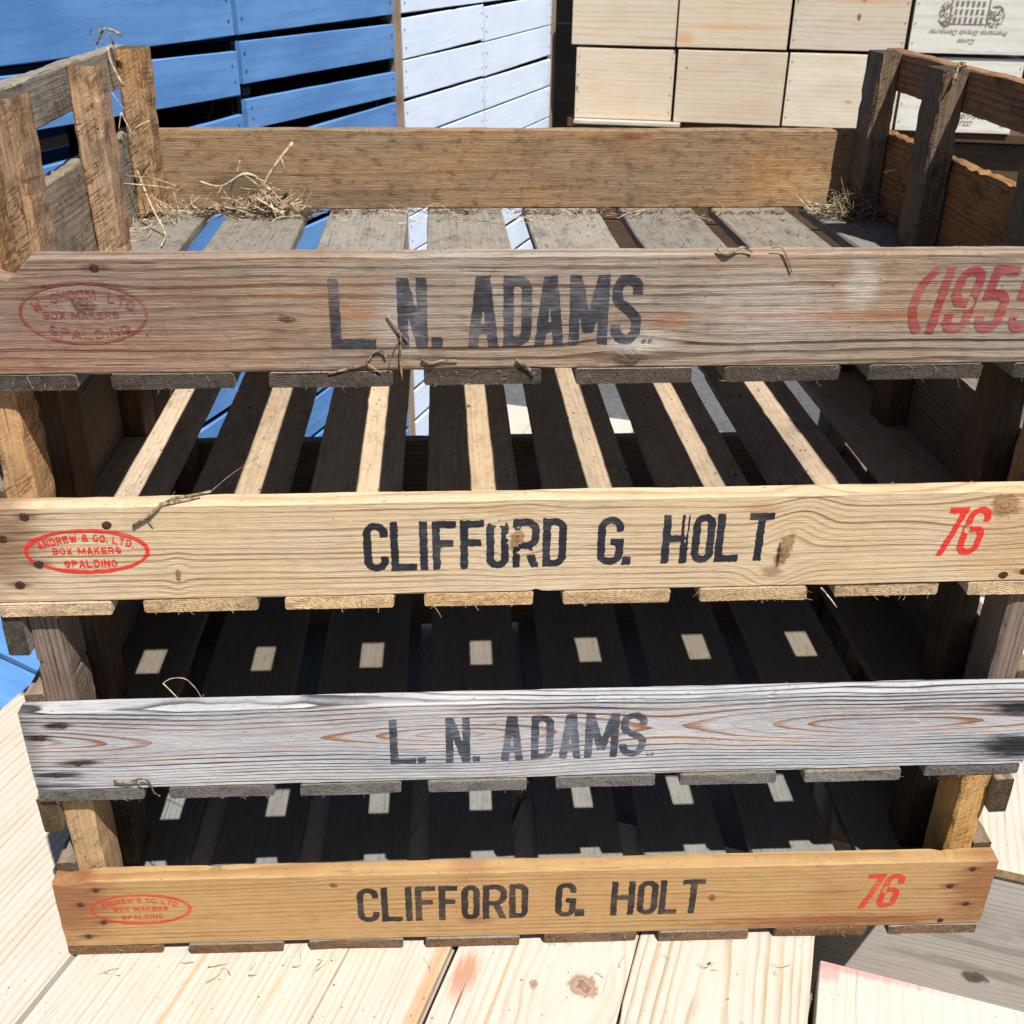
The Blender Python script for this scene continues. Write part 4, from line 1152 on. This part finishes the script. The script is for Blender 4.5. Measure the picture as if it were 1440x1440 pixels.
stuff('crumbs', join([([v for v in g_[0]], g_[1]) for g_ in [crumbs(70, (-.55, .24, -.16, -.012), .0018, 700, .0004, .0011), crumbs(40, (.26, .48, -.20, -.10), -.0022, 701, .0004, .0010)]]), soil_m,
      'tiny soil crumbs fallen on the pale box lids in front of the lowest tray', 'soil')
stuff('straw', join([straw_heap(-.22, -.02, .0016, .14, .012, .001, 14, 31, .005, .018, .0004, .05), straw_heap(.10, -.03, .0012, .11, .02, .001, 8, 32, .005, .016, .0004, .05)]), straw_m,
      'few bits of straw on the pale lids below the lowest tray', 'straw')

def stalk(pts, r0, r1, mat, label, name='dry_stalk', cat='dry stalk', n=6):
    vs, fs = tube(pts, r0, r1, n)
    o = mesh_obj(name, vs, fs, mat, smooth=True)
    tag(o, label, cat)
    return o
def on_front(lines, key):
    dy, yaw = info[key][2], info[key][3]
    return [([(x, dy + (x - info[key][1]) * math.tan(yaw) + y, z) for x, y, z in p], a, b) for p, a, b in lines]

def multi(lines, mat, label, name='dry_root', cat='dry root', key=None):
    if key:
        lines = on_front(lines, key)
    g = join([tube(p, a, b, 5) for p, a, b in lines])
    o = mesh_obj(name, g[0], g[1], mat, smooth=True)
    tag(o, label, cat)
    return o

multi([([(-.236, .458, .500), (-.240, .452, .512), (-.243, .45, .528), (-.233, .452, .545), (-.213, .457, .568)], .0012, .0020),
       ([(-.243, .452, .528), (-.250, .452, .538)], .0010, .0004), ([(-.226, .455, .556), (-.222, .450, .546)], .0012, .0004), ([(-.240, .452, .520), (-.232, .436, .502)], .0010, .0006)],
      straw_m, 'upright forked dry stem leaning on the back board above the straw heap', 'dry_stalk', 'dry stalk')
multi([([(-.272, .462, .503), (-.276, .455, .525), (-.262, .452, .538), (-.235, .452, .530)], .0008, .0006), ([(-.305, .455, .532), (-.285, .452, .528), (-.262, .450, .540), (-.250, .452, .537)], .0011, .0016),
       ([(-.262, .450, .540), (-.245, .45, .525), (-.240, .45, .508)], .0010, .0006), ([(-.283, .450, .528), (-.290, .447, .518)], .0009, .0006), ([(-.268, .45, .540), (-.264, .452, .552)], .0009, .0006),
       ([(-.255, .448, .520), (-.225, .440, .504)], .0014, .0010)],
      straw_m, 'pale angular twigs standing up out of the straw heap', 'dry_stalk', 'dry stalk')
stalk([(-.385, .33, .563), (-.372, .40, .548), (-.340, .425, .540), (-.312, .43, .528)], .0014, .0009, root_m, 'long brown stalk lying across the left corner post of the top tray')
stalk([(-.385, .325, .560), (-.360, .38, .545), (-.330, .40, .538), (-.315, .42, .530)], .0010, .0007, straw_m, 'thin pale stalk beside the long brown stalk at the left corner post')
stalk([(-.350, .41, .550), (-.336, .39, .522), (-.322, .37, .503), (-.316, .33, .501)], .0010, .0012, straw_m, 'bent pale straw hanging down onto the first slat of the top tray')
multi([([(-.372, .418, .6535), (-.371, .416, .640), (-.366, .414, .622), (-.355, .414, .603)], .0006, .0004), ([(-.362, .417, .654), (-.360, .415, .640), (-.352, .414, .622)], .0012, .0014),
       ([(-.358, .414, .600), (-.350, .412, .580)], .0009, .0005), ([(-.358, .414, .600), (-.362, .412, .585)], .0008, .0004), ([(-.336, .423, .592), (-.348, .415, .586), (-.351, .414, .570)], .0006, .0006)],
      straw_m, 'straw fibres clinging to the inside of the far left corner post', 'dry_stalk', 'dry stalk')
multi([([(-.388, .455, .652), (-.388, .46, .664), (-.378, .45, .667), (-.366, .44, .658), (-.360, .43, .653)], .0005, .0004), ([(-.375, .43, .655), (-.366, .43, .668), (-.352, .43, .663)], .0009, .0016),
       ([(-.362, .43, .665), (-.360, .43, .655)], .0009, .0007), ([(-.372, .432, .667), (-.370, .43, .655)], .0007, .0005)],
      root_m, 'curled dry wisps on top of the far left corner post', 'dry_stalk', 'dry stalk')
multi([([(-.396, .20, .640), (-.382, .17, .633), (-.374, .165, .620), (-.371, .16, .598)], .0009, .0012), ([(-.377, .165, .632), (-.369, .16, .618)], .0006, .0005)], straw_m,
      'pale fibre hanging from the left rail beside the nearest post', 'dry_stalk', 'dry stalk')
multi([([(.352, .425, .548), (.362, .419, .552), (.374, .420, .549)], .0010, .0008), ([(.358, .42, .535), (.364, .418, .528)], .0006, .0006)], straw_m,
      'curved straw caught across the foot of the far right corner post', 'dry_stalk', 'dry stalk')
multi([([(.285, .478, .516), (.297, .465, .505), (.303, .455, .501)], .0007, .0006), ([(.294, .478, .514), (.304, .47, .503)], .0007, .0006)], straw_m, 'two slanting straws on the slats near the back board, right half', 'dry_stalk', 'dry stalk')
multi([([(.372, .335, .652), (.362, .325, .655), (.357, .315, .650), (.355, .31, .643)], .0018, .0012), ([(.366, .325, .655), (.360, .312, .654)], .0016, .0010), ([(.355, .312, .648), (.352, .308, .640)], .0014, .0010)],
      root_m, 'gnarled root knot on top of the right middle post', 'dry_root', 'dry root')
# roots at the front boards
A0 = -.0004
multi([([(-.0985, A0 - .0010, .536), (-.094, A0 - .0012, .529), (-.0905, A0 - .0012, .522), (-.0915, A0 - .0012, .508), (-.0905, A0 - .0008, .492)], .0006, .0008), ([(-.0905, A0 - .0012, .524), (-.086, A0 - .0012, .519)], .0006, .0004),
       ([(-.0905, A0 - .0012, .522), (-.097, A0 - .0012, .509), (-.099, A0 - .0012, .500)], .0006, .0004)], root_m, 'forked root hanging from the front of the top tray under the letters', 'dry_root', 'dry root', key='A')
multi([([(-.137, A0 - .0012, .498), (-.126, A0 - .0012, .501), (-.113, A0 - .0016, .505), (-.108, A0 - .0012, .512), (-.103, A0 - .0012, .513), (-.1, A0 - .0012, .508)], .0009, .0006), ([(-.113, A0 - .0016, .505), (-.104, A0 - .0012, .498)], .0008, .0005)],
      root_m, 'frayed root along the lower edge of the top tray, left of the forked root', 'dry_root', 'dry root', key='A')
multi([([(-.078, A0 - .0012, .507), (-.072, A0 - .0012, .504), (-.066, A0 - .0012, .506), (-.055, A0 - .0012, .506)], .0009, .0005), ([(-.018, A0 - .0012, .506), (-.010, A0 - .0012, .500), (-.006, A0 - .0012, .496)], .0010, .0006)],
      root_m, 'short woody shreds on the slat ends below the N of the top tray', 'dry_root', 'dry root', key='A')
multi([([(.139, A0 - .0008, .5765), (.144, A0 - .0012, .577), (.1475, A0 - .0012, .573), (.1535, A0 - .0008, .561)], .0007, .0005), ([(.105, A0 - .0008, .576), (.111, A0 - .0012, .572), (.120, A0 - .0012, .577), (.127, A0 - .0012, .574)], .0011, .0008)],
      root_m, 'dark bent twig at the upper edge of the top tray front, right of the S', 'dry_root', 'dry root', key='A')
B0 = 0.0
multi([([(-.272, B0 - .0015, .3955), (-.261, B0 - .002, .4030), (-.253, B0 - .001, .4095), (-.246, B0 + .006, .4115), (-.236, B0 + .010, .4115), (-.222, B0 + .014, .4125)], .0012, .0010), ([(-.253, B0, .4105), (-.240, B0 + .002, .4115), (-.228, B0 + .008, .4118)], .0014, .0008),
       ([(-.262, B0 - .002, .402), (-.258, B0 - .003, .398)], .0008, .0004), ([(-.222, B0 + .014, .4125), (-.210, B0 + .03, .418), (-.195, B0 + .05, .421)], .0004, .0003), ([(-.247, B0 + .005, .411), (-.240, B0 + .001, .409)], .0012, .0006)],
      root_m, 'grey frayed root lying over the top edge of the second tray front', 'dry_root', 'dry root', key='B')
stalk([(.198, .010, .342), (.204, .006, .336), (.2095, .004, .329)], .0007, .0005, straw_m, 'short straw sticking out under the second tray front near its right end', 'dry_stalk')
multi([([(-.287, .06, .2305), (-.279, .06, .2350), (-.268, .06, .233), (-.259, .06, .215), (-.254, .06, .180)], .0004, .0004), ([(-.287, .06, .2305), (-.276, .06, .213), (-.264, .06, .190)], .0006, .0004), ([(-.268, .06, .196), (-.262, .06, .210), (-.257, .06, .219)], .0004, .0003)],
      straw_m, 'thin looping straw standing inside the third tray behind its front board', 'dry_stalk', 'dry stalk')
C0 = 0.0
multi([([(-.316, C0 - .003, .184), (-.306, C0 - .003, .182), (-.296, C0 - .004, .186), (-.290, C0 - .003, .182), (-.288, C0 - .003, .172), (-.284, C0 - .003, .168)], .0010, .0006), ([(-.300, C0 - .003, .184), (-.296, C0 - .003, .179)], .0008, .0004)],
      root_m, 'frayed root on the lower edge of the third tray front near its left end', 'dry_root', 'dry root', key='C')

# fine torn fibres along the slat ends and board edges, one mass per tray
for key in 'ABCD':
    k, dx, dy, yaw, _ = info[key]
    rr = random.Random(ord(key))
    parts = []
    for _ in range(150):
        i = rr.randrange(8)
        x = -Wc / 2 + (Wc - SL) * i / 7 + rr.uniform(0, SL)
        z = rr.choice((rr.uniform(0, .0012), rr.uniform(.008, .010), rr.uniform(0, th)))
        p = Vector((x, -.0003, z))
        l = rr.uniform(.001, .0045) * (2.2 if rr.random() < .06 else 1)
        d = Vector((rr.gauss(0, .6), -rr.uniform(.1, .6), -rr.uniform(-.2, 1))).normalized()
        parts.append(tube([p, p + d * l * .6, p + d * l + Vector((rr.gauss(0, .0006), 0, 0))], .00022, .0001, 3))
    for _ in range(45):
        x = rr.uniform(-Wc / 2, Wc / 2)
        p = Vector((x, rr.uniform(.0, tb), th + hb + .0002))
        if key == 'A' and x < -.31:
            continue
        l = rr.uniform(.001, .004)
        d = Vector((rr.gauss(0, .8), rr.gauss(0, .3), rr.uniform(.05, .6))).normalized()
        parts.append(tube([p, p + d * l * .5, p + d * l], .0002, .0001, 3))
    g = join(parts)
    o = mesh_obj('torn_fibres', g[0], g[1], mat_slat[key] if key != 'A' else root_m, T_[key])
    o['kind'] = 'stuff'
